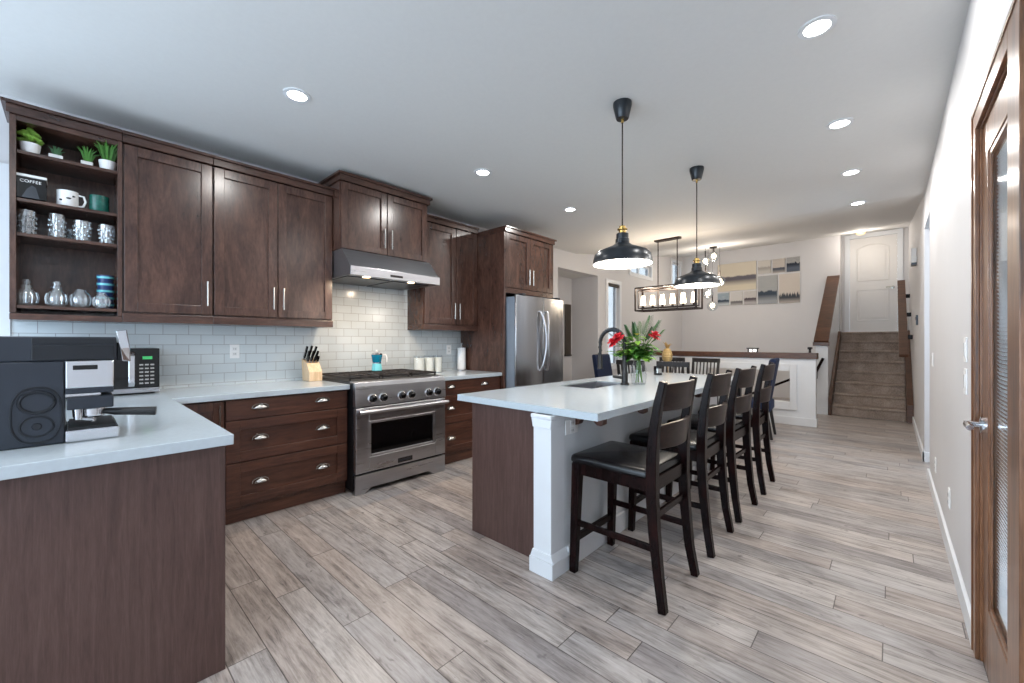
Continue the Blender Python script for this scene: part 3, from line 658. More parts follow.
# ---- hood
h = thing('range_hood', 'stainless under cabinet range hood with two warm lamps', 'range hood', (-3.7, 2.06, 1.83)); ha, hb = 1.614, 2.55; HX = -3.38
m = MB().prism([(XL+0.01, 1.85), (HX-0.006, 1.85), (HX-0.006, 1.922), (-3.55, 2.096), (XL+0.01, 2.096)], 'y', ha, hb); m.build('canopy', 'steel_hood', h, bevel=0.002)
MB().box(HX-0.0055, HX+0.004, ha-0.001, hb+0.001, 1.848, 1.925).build('fascia', 'steel', h, bevel=0.002)
MB().box(HX+0.0042, HX+0.007, 1.99, 2.12, 1.868, 1.888).build('badge', 'dark_plate', h)
m = MB()
for y in (1.63, 2.07): m.box(-3.98, -3.47, y, y+0.41, 1.842, 1.8495)
m.build('filter', 'steel_dark', h, bevel=0.002)
for y in (1.775, 2.235):
    MB().lathe([(0.045, 1.8445), (0.045, 1.8495)], (-3.415, y, 0), 20).build('lamp_rim', 'chrome', h); b = MB().lathe([(0.032, 1.8415), (0.032, 1.8445)], (-3.415, y, 0), 18).build('lamp_lens', 'hood_glow', h)
    lamp('hood_lamp', 'AREA', (-3.415+3.7, y-2.06, 1.838-1.83), HOOD_W, (1, 0.78, 0.56), 0.06, h)
# ---- fridge
FX = -3.085; fa, fb = 3.425, 4.335
f = thing('fridge', 'stainless french door fridge with curved bar handles in the dark surround', 'fridge', (-3.5, 3.88, 0))
MB().box(-3.95, FX-0.065, fa+0.005, fb-0.005, 0.02, 1.79).build('body', 'fridge_side', f, bevel=0.006)
def door_bow(y0, y1, z0, z1):
    n = 10; pts = []
    for i in range(n+1): t = i/n; y = y0+(y1-y0)*t; ym = (fa+fb)/2; pts.append((FX-0.004 - 0.03*((y-ym)/0.455)**2, y))
    return MB().prism([(FX-0.06, y0)] + pts + [(FX-0.06, y1)], 'z', z0, z1)
for y0, y1, hy, s in ((fa, 3.878, 3.835, 1), (3.884, fb, 3.925, -1)):
    d = sub(door_bow(y0, y1, 0.76, 1.805).build('door', 'steel_fridge', f, bevel=0.006, smooth=True), f)
    m = MB(); pts = []
    for i in range(13):
        t = i/12; b = math.sin(PI*t); pts.append((FX-0.004+0.018+0.05*b**0.6, hy + s*0.045*(b-0.4), 0.93+0.70*t))
    m.tube([(FX-0.012, hy-s*0.018, 0.925)]+pts+[(FX-0.012, hy-s*0.018, 1.635)], 0.013, 10); m.build('handle', 'steel', d, smooth=True)
d = sub(door_bow(fa, fb, 0.05, 0.75).build('freezer_drawer', 'steel_fridge', f, bevel=0.006, smooth=True), f)
m = MB(); m.tube([(FX-0.01, fa+0.06, 0.66), (FX+0.045, fa+0.1, 0.66), (FX+0.055, 3.88, 0.66), (FX+0.045, fb-0.1, 0.66), (FX-0.01, fb-0.06, 0.66)], 0.013, 10); m.build('handle', 'steel', d, smooth=True)
for y in (3.55, 4.22): MB().box(-3.2, FX-0.02, y-0.03, y+0.03, 1.807, 1.83).build('hinge_cover', 'steel_dark', f, bevel=0.004)
# ================================================================== island
IX0, IX1, IY0, IY1 = -2.15, -1.067, 1.772, 4.67
i = thing('kitchen_island', 'kitchen island with dark wood end panel and pale painted seating side', 'island', (-1.7, 3.2, 0))
MB().box(-2.065, -1.475, 1.86, 4.60, 0.08, 0.685).box(-2.065, -2.04, 1.86, 4.60, 0.6855, 0.874).box(-2.04, -1.475, 4.57, 4.60, 0.6855, 0.874).build('carcass', 'cab_v', i); MB().box(-2.00, -1.475, 1.87, 4.58, 0, 0.079).build('toe_kick', 'cab_y', i)
MB().box(-2.068, -1.47, 1.832, 1.859, 0, 0.874).build('end_panel', 'panel_v', i, bevel=0.002)
MB().box(-1.4745, -1.337, 1.868, 4.60, 0, 0.874).build('seating_wall', 'island_paint', i)
m = MB().box(-1.458, -1.336, 1.745, 1.868, 0.0, 0.874); m.build('corner_post', 'trim_white', i, bevel=0.003)
m = MB().box(-1.476, -1.314, 1.728, 1.884, 0, 0.085); m.prism([(-1.476, 0.085), (-1.314, 0.085), (-1.333, 0.125), (-1.461, 0.125)], 'y', 1.738, 1.88); m.build('post_plinth', 'trim_white', i, bevel=0.003)
m = MB().box(-1.470, -1.328, 1.733, 1.869, 0.852, 0.874); m.prism([(-1.470, 0.852), (-1.329, 0.852), (-1.335, 0.80), (-1.460, 0.80)], 'y', 1.738, 1.8685); m.build('post_capital', 'trim_white', i, bevel=0.005)
m = MB().box(-1.337, -1.318, 1.885, 4.60, 0, 0.125); m.build('baseboard', 'trim_white', i, bevel=0.004)
for y in (1.99, 2.51, 3.03, 3.55, 4.07):
    m = MB().prism([(-1.336, 0.874), (-1.15, 0.874), (-1.15, 0.818), (-1.165, 0.808), (-1.19, 0.808), (-1.225, 0.838), (-1.29, 0.838), (-1.31, 0.80), (-1.336, 0.79)], 'y', y-0.022, y+0.022); m.build('corbel', 'base_v', i, bevel=0.004)
# worktop with sink hole
hx0, hx1, hy0, hy1 = -1.98, -1.66, 2.68, 3.26
m = MB().box(IX0, hx0, IY0, IY1, 0.8755, 0.915).box(hx1, IX1, IY0, IY1, 0.8755, 0.915).box(hx0, hx1, IY0, hy0, 0.8755, 0.915).box(hx0, hx1, hy1, IY1, 0.8755, 0.915)
bmesh.ops.remove_doubles(m.bm, verts=m.bm.verts, dist=1e-5)
tag(m.build('island_worktop', 'quartz'), 'pale quartz island worktop overhanging the stools', 'worktop')
s = thing('undermount_sink', 'steel sink basin set into the island worktop', 'sink', (-1.8, 3.01, 0.70))
m = MB(); m.box(hx0, hx0+0.008, hy0, hy1, 0.70, 0.906).box(hx1-0.008, hx1, hy0, hy1, 0.70, 0.906).box(hx0+0.008, hx1-0.008, hy0, hy0+0.008, 0.70, 0.906).box(hx0+0.008, hx1-0.008, hy1-0.008, hy1, 0.70, 0.906).box(hx0, hx1, hy0, hy1, 0.69, 0.70)
m.build('basin', 'steel', s); MB().lathe([(0.045, 0.7005), (0.045, 0.704), (0.02, 0.703)], (-1.82, 2.97, 0), 18).build('drain', 'chrome', s)
# faucet
fx, fy = -1.61, 3.10
fct = thing('kitchen_faucet', 'black pull down faucet with tall spring arc beside the sink', 'faucet', (fx, fy, 0.915))
MB().lathe([(0.034, 0.9155), (0.034, 0.93), (0.025, 0.935), (0.025, 1.02), (0.02, 1.03), (0.02, 1.16), (0.014, 1.165), (0.014, 1.25)], (fx, fy, 0), 16).build('body', 'black_matte', fct, smooth=True)
arc = []; R_ = 0.115
for k in range(17):
    a_ = PI*k/16; arc.append((fx - R_ + R_*math.cos(a_), fy + 0.0, 1.26 + R_*math.sin(a_)))
pts = [(fx, fy, 1.16)] + arc + [(fx-2*R_, fy, 1.15)]
MB().tube(pts, 0.013, 10).build('spout', 'black_matte', fct, smooth=True)
m = MB()
# spring coil round the arc
co = []
L = [Vector(p) for p in pts]
for k in range(len(L)-1):
    for q in range(14):
        t = q/14; p = L[k].lerp(L[k+1], t); d_ = (L[k+1]-L[k]).normalized(); n1 = Vector((0, 1, 0)); n2 = d_.cross(n1); an = 2*PI*(k*14+q)/7.0
        co.append(p + (n1*math.cos(an)+n2*math.sin(an))*0.017)
m.tube(co, 0.0028, 5); m.build('spring', 'steel_dark', fct, smooth=True)
MB().lathe([(0.017, 1.15), (0.021, 1.12), (0.021, 1.05), (0.025, 1.045), (0.025, 1.035)], (fx-2*R_, fy, 0), 14).build('spray_head', 'black_matte', fct, smooth=True)
m = MB(); m.tube([(fx-0.02, fy-0.01, 0.975), (fx-0.05, fy-0.035, 0.98), (fx-0.075, fy-0.06, 0.985)], [0.014, 0.012, 0.010], 8); m.build('lever', 'black_matte', fct, smooth=True)
o = plate('wall_outlet', 'white outlet on the island below the overhang, behind the first stool', 'outlet', -1.3365, 1.936, 0.79, 1, 'outlet', 0.122, 0.082)
# ================================================================== counter stools
def make_stool():
    t = thing('counter_stool', 'first dark wood counter stool at the open end of the island, by the corner post', 'stool', (0, 0, 0), 'stools along the island')
    for sy in (-1, 1):
        y = sy*0.195
        m = MB(); m.tube([(-0.245-0.0, y+sy*0.01, 0), (-0.235, y+sy*0.005, 0.3), (-0.225, y, 0.605)], [(0.019, 0.019), (0.022, 0.022), (0.025, 0.025)], up=(1, 0, 0)); m.build('leg', 'espresso', t, bevel=0.004)
    for sy in (-1, 1):
        y = sy*0.202
        P = [(0.262, 0), (0.235, 0.16), (0.215, 0.36), (0.203, 0.56), (0.205, 0.70), (0.215, 0.85), (0.235, 0.98), (0.258, 1.083)]
        m = MB(); m.tube([(x, y + sy*0.012*(1 if z < 0.1 else 0), z) for x, z in P], [(0.02, 0.019), (0.021, 0.021), (0.023, 0.024), (0.024, 0.026), (0.024, 0.025), (0.022, 0.022), (0.02, 0.019), (0.017, 0.016)], up=(1, 0, 0)); m.build('leg', 'espresso', t, bevel=0.004)
    m = MB().box(-0.225, 0.20, -0.211, -0.189, 0.545, 0.612).box(-0.225, 0.20, 0.189, 0.211, 0.545, 0.612).box(-0.24, -0.216, -0.19, 0.19, 0.545, 0.612).box(0.19, 0.212, -0.19, 0.19, 0.545, 0.612)
    m.build('seat_rail', 'espresso', t, bevel=0.003)
    MB().pad(-0.262, 0.20, -0.232, 0.232, 0.606, 0.652, 0.03, 0.014, taper=0.06).build('seat', 'leather', t, smooth=True)
    def curved(z0, z1, name, sag):
        m = MB(); n = 10; pts = []
        m2 = []
        for i in range(n+1):
            s = -1+2*i/n; y = s*0.188; bow = 0.045*(1-s*s); m2.append((y, bow, sag*(1-s*s)))
        def xat(z): return 0.205 + max(0, z-0.70)*0.135
        for k, (y, bow, sg) in enumerate(m2): pts.append(y)
        A = []
        for y, bow, sg in m2:
            zz0, zz1 = z0, z1+sg
            A.append([m.bm.verts.new((xat(z)+bow+dx, y, z)) for z, dx in ((zz0, -0.010), (zz1, -0.010), (zz1, 0.010), (zz0, 0.010))])
        fs = []
        for a_, b_ in zip(A, A[1:]):
            for q in range(4): fs.append(m.bm.faces.new((a_[q], a_[(q+1) % 4], b_[(q+1) % 4], b_[q])))
        fs.append(m.bm.faces.new(A[0])); fs.append(m.bm.faces.new(A[-1][::-1])); bmesh.ops.recalc_face_normals(m.bm, faces=fs)
        m.build(name, 'espresso_rail_lit', t, bevel=0.003, smooth=True)
    curved(0.94, 1.07, 'top_rail', 0.006); curved(0.755, 0.87, 'back_slat', 0.012)
    for sy in (-1, 1):
        MB().tube([(-0.232, sy*0.198, 0.275), (0.222, sy*0.193, 0.275)], (0.009, 0.016), up=(0, 0, 1)).build('side_stretcher', 'espresso', t, bevel=0.003)
    MB().tube([(-0.238, -0.19, 0.185), (-0.238, 0.19, 0.185)], (0.011, 0.019), up=(0, 0, 1)).build('foot_rail', 'espresso', t, bevel=0.003)
    MB().tube([(0.208, -0.18, 0.43), (0.208, 0.18, 0.43)], (0.009, 0.016), up=(0, 0, 1)).build('rear_stretcher', 'espresso', t, bevel=0.003)
    return t
stool = make_stool(); SX = -1.043
SL = [(2.095, 0.0, None), (2.775, 0.02, 'second dark wood counter stool from the corner post of the island'), (3.415, -0.02, 'third dark wood counter stool from the corner post of the island'), (4.115, 0.03, 'fourth dark wood counter stool, at the dining end of the island')]
for y, rz, lab in SL:
    if lab is None: stool.location = (SX, y, 0); WORLD[stool.name] = (SX, y, 0)
    else: dup(stool, (SX, y, 0), rz, lab)

# ================================================================== dining
dt = thing('dining_table', 'dark wooden dining table behind the island under the rectangular chandelier', 'table', (-2.35, 6.3, 0))
MB().box(-3.15, -1.55, 5.88, 6.72, 0.725, 0.76).build('table_top', 'black_wood', dt, bevel=0.004)
MB().box(-3.05, -1.65, 5.96, 5.985, 0.63, 0.7245).box(-3.05, -1.65, 6.615, 6.64, 0.63, 0.7245).box(-3.05, -3.025, 5.985, 6.615, 0.63, 0.7245).box(-1.675, -1.65, 5.985, 6.615, 0.63, 0.7245).build('apron', 'black_wood', dt)
for x in (-3.1, -1.68):
    for y in (5.92, 6.60): MB().tube([(x+0.04, y+0.04, 0), (x+0.04, y+0.04, 0.7245)], [(0.028, 0.028), (0.04, 0.04)], up=(1, 0, 0)).build('leg', 'black_wood', dt, bevel=0.004)
def make_slat_chair():
    t = thing('slat_back_chair', 'slat back dining chair on the island side, behind the flower vase', 'chair', (0, 0, 0), 'slat back chairs round the dining table')
    # faces +y, back at -y
    for sx in (-1, 1):
        MB().tube([(sx*0.19, 0.20, 0), (sx*0.19, 0.195, 0.43)], [(0.016, 0.016), (0.02, 0.02)], up=(1, 0, 0)).build('leg', 'black_wood', t, bevel=0.003)
        MB().tube([(sx*0.19, -0.235, 0), (sx*0.19, -0.20, 0.42), (sx*0.195, -0.215, 0.70), (sx*0.20, -0.265, 0.985)], [(0.018, 0.018), (0.022, 0.02), (0.02, 0.018), (0.017, 0.015)], up=(1, 0, 0)).build('leg', 'black_wood', t, bevel=0.003)
    MB().box(-0.19, 0.19, -0.205, 0.21, 0.38, 0.432).build('seat_frame', 'black_wood', t, bevel=0.003); MB().pad(-0.225, 0.225, -0.19, 0.235, 0.433, 0.475, 0.022, 0.01).build('seat', 'leather', t, smooth=True)
    MB().box(-0.22, 0.22, -0.28, -0.25, 0.93, 1.0).build('top_rail', 'black_wood', t, bevel=0.006); MB().box(-0.185, 0.185, -0.222, -0.2, 0.56, 0.60).build('lower_rail', 'black_wood', t, bevel=0.003)
    for k in range(6):
        x = -0.137+0.0548*k; MB().tube([(x, -0.211, 0.599), (x, -0.228, 0.76), (x, -0.262, 0.935)], (0.013, 0.007), up=(1, 0, 0)).build('back_slat', 'black_wood', t, bevel=0.002)
    return t
ch = make_slat_chair(); ch.location = (-2.80, 5.82, 0); WORLD[ch.name] = tuple(ch.location)
dup(ch, (-2.19, 5.82, 0), 0.05, 'slat back dining chair on the island side, behind the black candle jar')
dup(ch, (-2.78, 6.80, 0), PI, 'slat back dining chair on the half wall side, behind the gold pineapple')
dup(ch, (-2.25, 6.84, 0), PI-0.05, 'slat back dining chair on the half wall side, just past the black candle jar')
def make_navy(label):
    t = thing('upholstered_chair', label, 'chair', (0, 0, 0), 'navy chairs at the table ends')
    MB().pad(-0.25, 0.25, -0.24, 0.26, 0.36, 0.49, 0.03, 0.012).build('seat', 'navy', t, smooth=True)
    m = MB().prism([(-0.20, 0.42), (-0.30, 1.03), (-0.285, 1.05), (-0.245, 1.05), (-0.225, 1.03), (-0.13, 0.48)], 'x', -0.245, 0.245); m.build('backrest', 'navy', t, bevel=0.02, seg=3)
    for sx in (-1, 1):
        for y0, y1 in ((0.21, 0.20), (-0.25, -0.19)): MB().tube([(sx*0.20, y0, 0), (sx*0.20, y1, 0.37)], [(0.015, 0.015), (0.021, 0.021)], up=(1, 0, 0)).build('leg', 'black_wood', t, bevel=0.003)
    return t
nv = make_navy('navy upholstered dining chair at the window end of the table, behind the faucet'); nv.location = (-3.45, 6.28, 0); nv.rotation_euler = (0, 0, -PI/2); WORLD[nv.name] = tuple(nv.location)
dup(nv, (-1.395, 6.33, 0), PI/2+0.08, 'navy upholstered dining chair at the stairs end of the table, behind the last stool')
# pineapple ornament
p = thing('pineapple_ornament', 'gold pineapple ornament standing on the dining table', 'ornament', (-2.52, 6.22, 0.761))
MB().lathe([(0.06, 0.761), (0.06, 0.77), (0.02, 0.785), (0.014, 0.85), (0.018, 0.93), (0.035, 0.945)], (-2.52, 6.22, 0), 16).build('pedestal', 'gold', p, smooth=True)
m = MB()
prof = []
for k in range(13): t = k/12; prof.append((0.02+0.055*math.sin(PI*(0.12+0.80*t))**0.8 + (0.004 if k % 2 else 0), 0.945+0.22*t))
m.lathe(prof, (-2.52, 6.22, 0), 14); m.build('fruit', 'gold', p)
m = MB()
for k in range(16):
    a_ = k*2.4; o_ = 0.02+0.035*(k % 4)/3; z = 1.22+0.05*((k*7) % 5)/4; c_, s_ = math.cos(a_), math.sin(a_)
    m.tube([(-2.52+0.01*c_, 6.22+0.01*s_, 1.16), (-2.52+o_*0.7*c_, 6.22+o_*0.7*s_, (1.16+z)/2+0.015), (-2.52+o_*1.5*c_, 6.22+o_*1.5*s_, z)], [(0.010, 0.003), (0.008, 0.003), (0.001, 0.001)])
m.build('leaf_crown', 'gold', p)

# ================================================================== pendants and chandelier
def pendant(label, x, y, zs, k=1.0):
    p = thing('pendant_lamp', label, 'pendant lamp', (x, y, zs), 'black pendants over the island')
    MB().lathe([(0.066*k, ZC-0.001), (0.066*k, ZC-0.02), (0.046*k, ZC-0.10), (0.042*k, ZC-0.105)], (x, y, 0), 24).build('canopy', 'pendant_dark', p, smooth=True)
    MB().lathe([(0.010, ZC-0.105), (0.008, ZC-0.13)], (x, y, 0), 10).build('cord_grip', 'brass', p)
    MB().tube([(x, y, ZC-0.12), (x, y, zs+0.245)], 0.0045, 8).build('cord', 'bronze', p)
    MB().lathe([(0.012, zs+0.25), (0.02, zs+0.245), (0.02, zs+0.232), (0.032, zs+0.228), (0.032, zs+0.222), (0.022, zs+0.218), (0.022, zs+0.20)], (x, y, 0), 18).build('brass_collar', 'brass', p, smooth=True)
    out = [(0.03, 0.20), (0.043, 0.196), (0.043, 0.165), (0.048, 0.162), (0.050, 0.135), (0.075, 0.118), (0.12, 0.102), (0.175, 0.082), (0.198, 0.062), (0.207, 0.03), (0.211, 0.004), (0.214, 0.0)]
    out = [(max(r*k, 0.03), z) for r, z in out]
    MB().lathe([(r, zs+z) for r, z in out], (x, y, 0), 48, capped=False).build('shade', 'pendant_dark', p, smooth=True)
    inn = [(r-0.004, z-0.003) for r, z in out[3:-1]]
    MB().lathe([(0.002, zs+0.155)]+[(r, zs+z) for r, z in inn]+[(0.2125*k, zs+0.0005)], (x, y, 0), 48, capped=False).build('shade_lining', 'pendant_inner', p, smooth=True)
    MB().sphere((x, y, zs+0.06), 0.045, 16, 10).build('bulb_or_glint', 'bulb_glow', p, smooth=True)
    lamp('pendant_bulb_lamp', 'POINT', (0, 0, 0.005), PEND_W, (1, 0.93, 0.84), 0.05, p)
pendant('black barn pendant lamp over the sink end of the island, hanging closer to the range', -1.268, 2.41, 1.77, 0.89)
pendant('black barn pendant lamp over the dining end of the island', -1.262, 3.765, 1.765, 0.9)
cx, cy = -2.46, 6.08; zc = ZC+0.14*0.08
c = thing('linear_chandelier', 'rectangular bronze open box chandelier with six glowing shades over the dining table', 'chandelier', (cx, cy, 1.74))
MB().box(cx-0.19, cx+0.19, cy-0.05, cy+0.05, zc-0.03, zc+0.015).build('canopy', 'bronze', c, bevel=0.004)
for dx in (-0.145, 0.145): MB().tube([(cx+dx, cy, zc-0.03), (cx+dx, cy, 1.74)], 0.008, 8).build('rod', 'bronze', c)
def frame(hx, hy, z0, z1, t, name):
    m = MB()
    for z in (z0, z1):
        for s in (-1, 1): m.box(cx-hx, cx+hx, cy+s*hy-t, cy+s*hy+t, z-t, z+t); m.box(cx+s*hx-t, cx+s*hx+t, cy-hy, cy+hy, z-t, z+t)
    for sx in (-1, 1):
        for sy in (-1, 1): m.box(cx+sx*hx-t, cx+sx*hx+t, cy+sy*hy-t, cy+sy*hy+t, z0, z1)
    m.build(name, 'bronze', c)
frame(0.455, 0.125, 1.75, 2.10, 0.010, 'outer_frame'); frame(0.425, 0.085, 1.79, 2.06, 0.006, 'inner_frame')
MB().box(cx-0.42, cx+0.42, cy-0.012, cy+0.012, 1.782, 1.80).build('lamp_bar', 'bronze', c)
for k in range(6):
    x = cx-0.385+0.154*k
    MB().lathe([(0.018, 1.8005), (0.018, 1.83), (0.012, 1.835)], (x, cy, 0), 12).build('lamp_holder', 'bronze', c)
    MB().lathe([(0.042, 1.836), (0.04, 1.87), (0.028, 1.975), (0.026, 1.985)], (x, cy, 0), 18).build('glass_shade', 'warm_glow', c, smooth=True)
for dx in (-0.3, 0, 0.3): lamp('chandelier_bulb_lamp', 'POINT', (dx, 0, 0.34), CHAND_W, (1, 0.82, 0.62), 0.08, c)
# globe cluster over the stairwell
gx, gy = -2.69, 9.0
g = thing('globe_pendant_cluster', 'cluster of clear glass globes on thin rods over the lower stairs', 'pendant lamp', (gx, gy, 2.0))
zc2 = ZC+0.14*3.0
MB().lathe([(0.07, zc2+0.02), (0.07, zc2-0.03)], (gx, gy, 0), 24).build('canopy', 'bronze', g)
for dx, dy, z in ((0.13, -0.02, 2.50), (-0.10, 0.0, 2.26), (-0.03, 0.05, 2.01), (-0.16, 0.02, 2.95), (0.02, -0.03, 3.02), (-0.12, -0.1, 2.62)):
    x, y = gx+dx, gy+dy
    MB().tube([(x, y, zc2-0.03), (x, y, z+0.20)], 0.003, 6).build('cord', 'steel_dark', g); MB().tube([(x, y, z+0.10), (x, y, z+0.22)], 0.012, 8).build('stem', 'bronze', g)
    gl_ = MB().sphere((x, y, z), 0.105, 18, 12).build('globe', 'clear_glass', g, smooth=True)
    MB().sphere((x, y, z+0.01), 0.05, 12, 8).build('bulb_or_glint', 'warm_glow', g, smooth=True)
lamp('globe_bulb_lamp', 'POINT', (0.0, 0, 0.65), GLOBE_W, (1, 0.88, 0.75), 0.15, g)
# dark bar on the half wall, a window's glint added as glowing balls
o = thing('ledge_glint', 'small dark bar with glowing balls for a window glint on the capped half wall', 'window glint', (-1.66, 7.6, 1.1005))
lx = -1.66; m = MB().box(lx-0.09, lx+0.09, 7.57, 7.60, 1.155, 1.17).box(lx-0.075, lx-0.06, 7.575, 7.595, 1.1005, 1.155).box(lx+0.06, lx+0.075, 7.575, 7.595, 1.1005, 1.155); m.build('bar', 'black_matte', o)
for x in (lx-0.03, lx+0.03): MB().sphere((x, 7.583, 1.125), 0.019, 12, 8).build('bulb_or_glint', 'glint_white', o, smooth=True)  # no lamps here: glow added for the reflected window glint

# ================================================================== canvases
SKY1, SKY2 = srgb(208, 198, 182), srgb(222, 214, 196)
art_mat('print_lake', SKY1, srgb(206, 196, 176), srgb(96, 92, 100), 0.52, 0.16, 2.0)
art_mat('print_ice', srgb(120, 140, 155), srgb(190, 198, 202), srgb(58, 72, 88), 0.45, 0.4, 5.0)
art_mat('print_tree', srgb(206, 204, 202), srgb(190, 188, 186), srgb(110, 108, 110), 0.3, 0.4, 9.0, 1)
art_mat('print_hill', srgb(200, 196, 192), srgb(170, 166, 166), srgb(84, 76, 82), 0.5, 0.5, 13.0)
art_mat('print_branch', srgb(206, 200, 192), srgb(190, 186, 180), srgb(160, 154, 148), 0.5, 0.7, 17.0, 1)
art_mat('print_dusk', srgb(206, 196, 186), srgb(170, 164, 160), srgb(74, 80, 92), 0.36, 0.25, 21.0)
art_mat('print_storm', srgb(196, 192, 186), srgb(90, 98, 112), srgb(30, 38, 54), 0.6, 0.7, 25.0)
art_mat('print_fog', srgb(172, 172, 170), srgb(150, 154, 158), srgb(54, 66, 80), 0.45, 0.25, 29.0)
art_mat('print_pines', srgb(206, 196, 186), srgb(196, 188, 180), srgb(62, 66, 74), 0.30, 0.85, 33.0, 1)
def canvas(label, mat, x0, x1, z0, z1):
    y = 10.978; o = thing('canvas_print', label, 'picture', ((x0+x1)/2, y, z0), 'landscape canvases on the stair wall')
    MB().box(x0, x1, y-0.03, y, z0, z1).build('canvas', 'canvas_side', o, bevel=0.003); MB().box(x0+0.002, x1-0.002, y-0.0325, y-0.0302, z0+0.002, z1-0.002).build('print', mat, o)
canvas('largest canvas, a pale lake print under a cream sky', 'print_lake', -3.17, -2.325, 2.505, 3.18)
canvas('small square canvas of blue ice below the large lake canvas, closest to the glass globes', 'print_ice', -3.17, -2.905, 2.16, 2.47)
canvas('small square canvas of a lone bare tree, middle one below the large lake canvas', 'print_tree', -2.875, -2.61, 2.16, 2.47)
canvas('small square canvas of a dark hill, between the bare tree canvas and fog canvas', 'print_hill', -2.58, -2.325, 2.15, 2.47)
canvas('small pale canvas of bare branches in the top row, beside the large lake canvas', 'print_branch', -2.29, -2.03, 2.85, 3.16)
canvas('small canvas of a dusky shore, middle of the three in the top row', 'print_dusk', -1.995, -1.755, 2.84, 3.16)
canvas('small dark stormy canvas at the top corner nearest the stairs', 'print_storm', -1.725, -1.475, 2.835, 3.16)
canvas('tall canvas of grey fog over dark water, below the pale branches canvas', 'print_fog', -2.29, -1.905, 2.145, 2.80)
canvas('tall canvas of dark pines against a cream sky, nearest the stairs', 'print_pines', -1.87, -1.475, 2.14, 2.80)
# dark board in the recess
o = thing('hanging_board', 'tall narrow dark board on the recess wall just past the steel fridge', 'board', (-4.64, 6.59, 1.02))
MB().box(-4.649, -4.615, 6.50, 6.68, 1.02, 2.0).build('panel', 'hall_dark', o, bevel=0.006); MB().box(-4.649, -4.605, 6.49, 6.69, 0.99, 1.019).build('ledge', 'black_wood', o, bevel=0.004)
# ================================================================== things on the worktops
X = -2.12
e = thing('espresso_machine', 'black espresso machine with chrome group standing on the peninsula worktop', 'coffee machine', (-2.28, -0.1, 0.9155)); z0 = 0.9165
MB().box(-2.42, X-0.004, -0.34, -0.019, z0, 1.205).build('body', 'machine_black', e, bevel=0.006)
MB().box(-2.42, X-0.004, -0.34, 0.112, 1.2055, 1.29).build('top_housing', 'machine_black', e, bevel=0.005)
MB().box(X-0.0045, X, -0.095, 0.106, 1.208, 1.26).build('lid_band', 'machine_rim', e, bevel=0.002)
MB().box(X-0.0045, X, -0.095, 0.106, 1.264, 1.286).build('lid_band', 'machine_rim', e, bevel=0.002)
m = MB(); pts = []
for k in range(33):
    a_ = 2*PI*k/32; s_ = math.sin(a_); pts.append((X-0.003, -0.083+0.057*math.copysign(abs(math.cos(a_))**0.8, math.cos(a_)), 1.022+0.094*math.copysign(abs(s_)**0.75, s_)))
m.tube(pts, 0.003, 6, up=(1, 0, 0)); m.build('side_inlay', 'machine_rim', e, smooth=True)
def ring(yc, zc_, ry, rz, r, mat, nm):
    m = MB(); m.tube([(X-0.003, yc+ry*math.cos(2*PI*k/32), zc_+rz*math.sin(2*PI*k/32)) for k in range(34)], r, 6, up=(1, 0, 0)); m.build(nm, mat, e, smooth=True)
ring(-0.083, 1.066, 0.040, 0.036, 0.005, 'machine_rim', 'gauge_rim'); ring(-0.083, 0.984, 0.038, 0.034, 0.003, 'machine_rim', 'gauge_rim')
MB().lathe([(0.012, X-0.004), (0.010, X+0.001)], (0, -0.083, 0.984), 16, 'x').build('gauge_hub', 'machine_rim', e)
MB().box(-2.40, X-0.001, -0.018, 0.104, 1.106, 1.2045).build('chrome_panel', 'chrome', e, bevel=0.004)
MB().box(X-0.0012, X+0.002, 0.0, 0.062, 1.172, 1.188).build('vent_slot', 'black_gloss', e, bevel=0.004)
MB().box(-2.40, X-0.002, -0.018, 0.104, 1.086, 1.1055).build('group_hood', 'machine_black', e, bevel=0.003)
MB().box(-2.38, X-0.03, -0.018, 0.07, 1.075, 1.0855).build('shower_plate', 'chrome', e)
MB().box(-2.38, X-0.004, -0.015, 0.104, 1.03, 1.0745).build('group_head', 'machine_black', e, bevel=0.004)
MB().lathe([(0.036, 1.029), (0.038, 1.02), (0.036, 0.998), (0.024, 0.992), (0.010, 0.99), (0.010, 0.975)], (X-0.07, 0.05, 0), 20).build('portafilter', 'chrome', e, smooth=True)
MB().tube([(X-0.06, 0.08, 1.012), (X-0.045, 0.11, 1.008), (X-0.02, 0.225, 0.998)], [0.010, 0.014, 0.017], 10).build('portafilter_handle', 'black_matte', e, smooth=True)
m = MB(); m.lathe([(0.012, 0.992), (0.014, 1.029)], (X-0.03, 0.012, 0), 12); m.tube([(X-0.03, 0.0, 1.0), (X-0.03, 0.05, 0.985)], 0.006, 8); m.build('steam_fitting', 'chrome', e, smooth=True)
MB().box(-2.40, X-0.001, -0.018, 0.118, z0, 0.958).build('drip_tray', 'chrome', e, bevel=0.004)
MB().box(-2.39, X-0.01, -0.01, 0.11, 0.9585, 0.966).build('tray_grille', 'black_matte', e)
MB().tube([(X-0.06, 0.118, 1.225), (X-0.03, 0.140, 1.205), (X-0.02, 0.136, 1.25), (X-0.01, 0.125, 1.315)], [(0.012, 0.010), (0.013, 0.010), (0.014, 0.009), (0.015, 0.008)]).build('lever', 'chrome', e, bevel=0.003)
MB().box(X-0.12, X-0.03, 0.1125, 0.128, 1.20, 1.27).build('lever_mount', 'machine_rim', e, bevel=0.004)

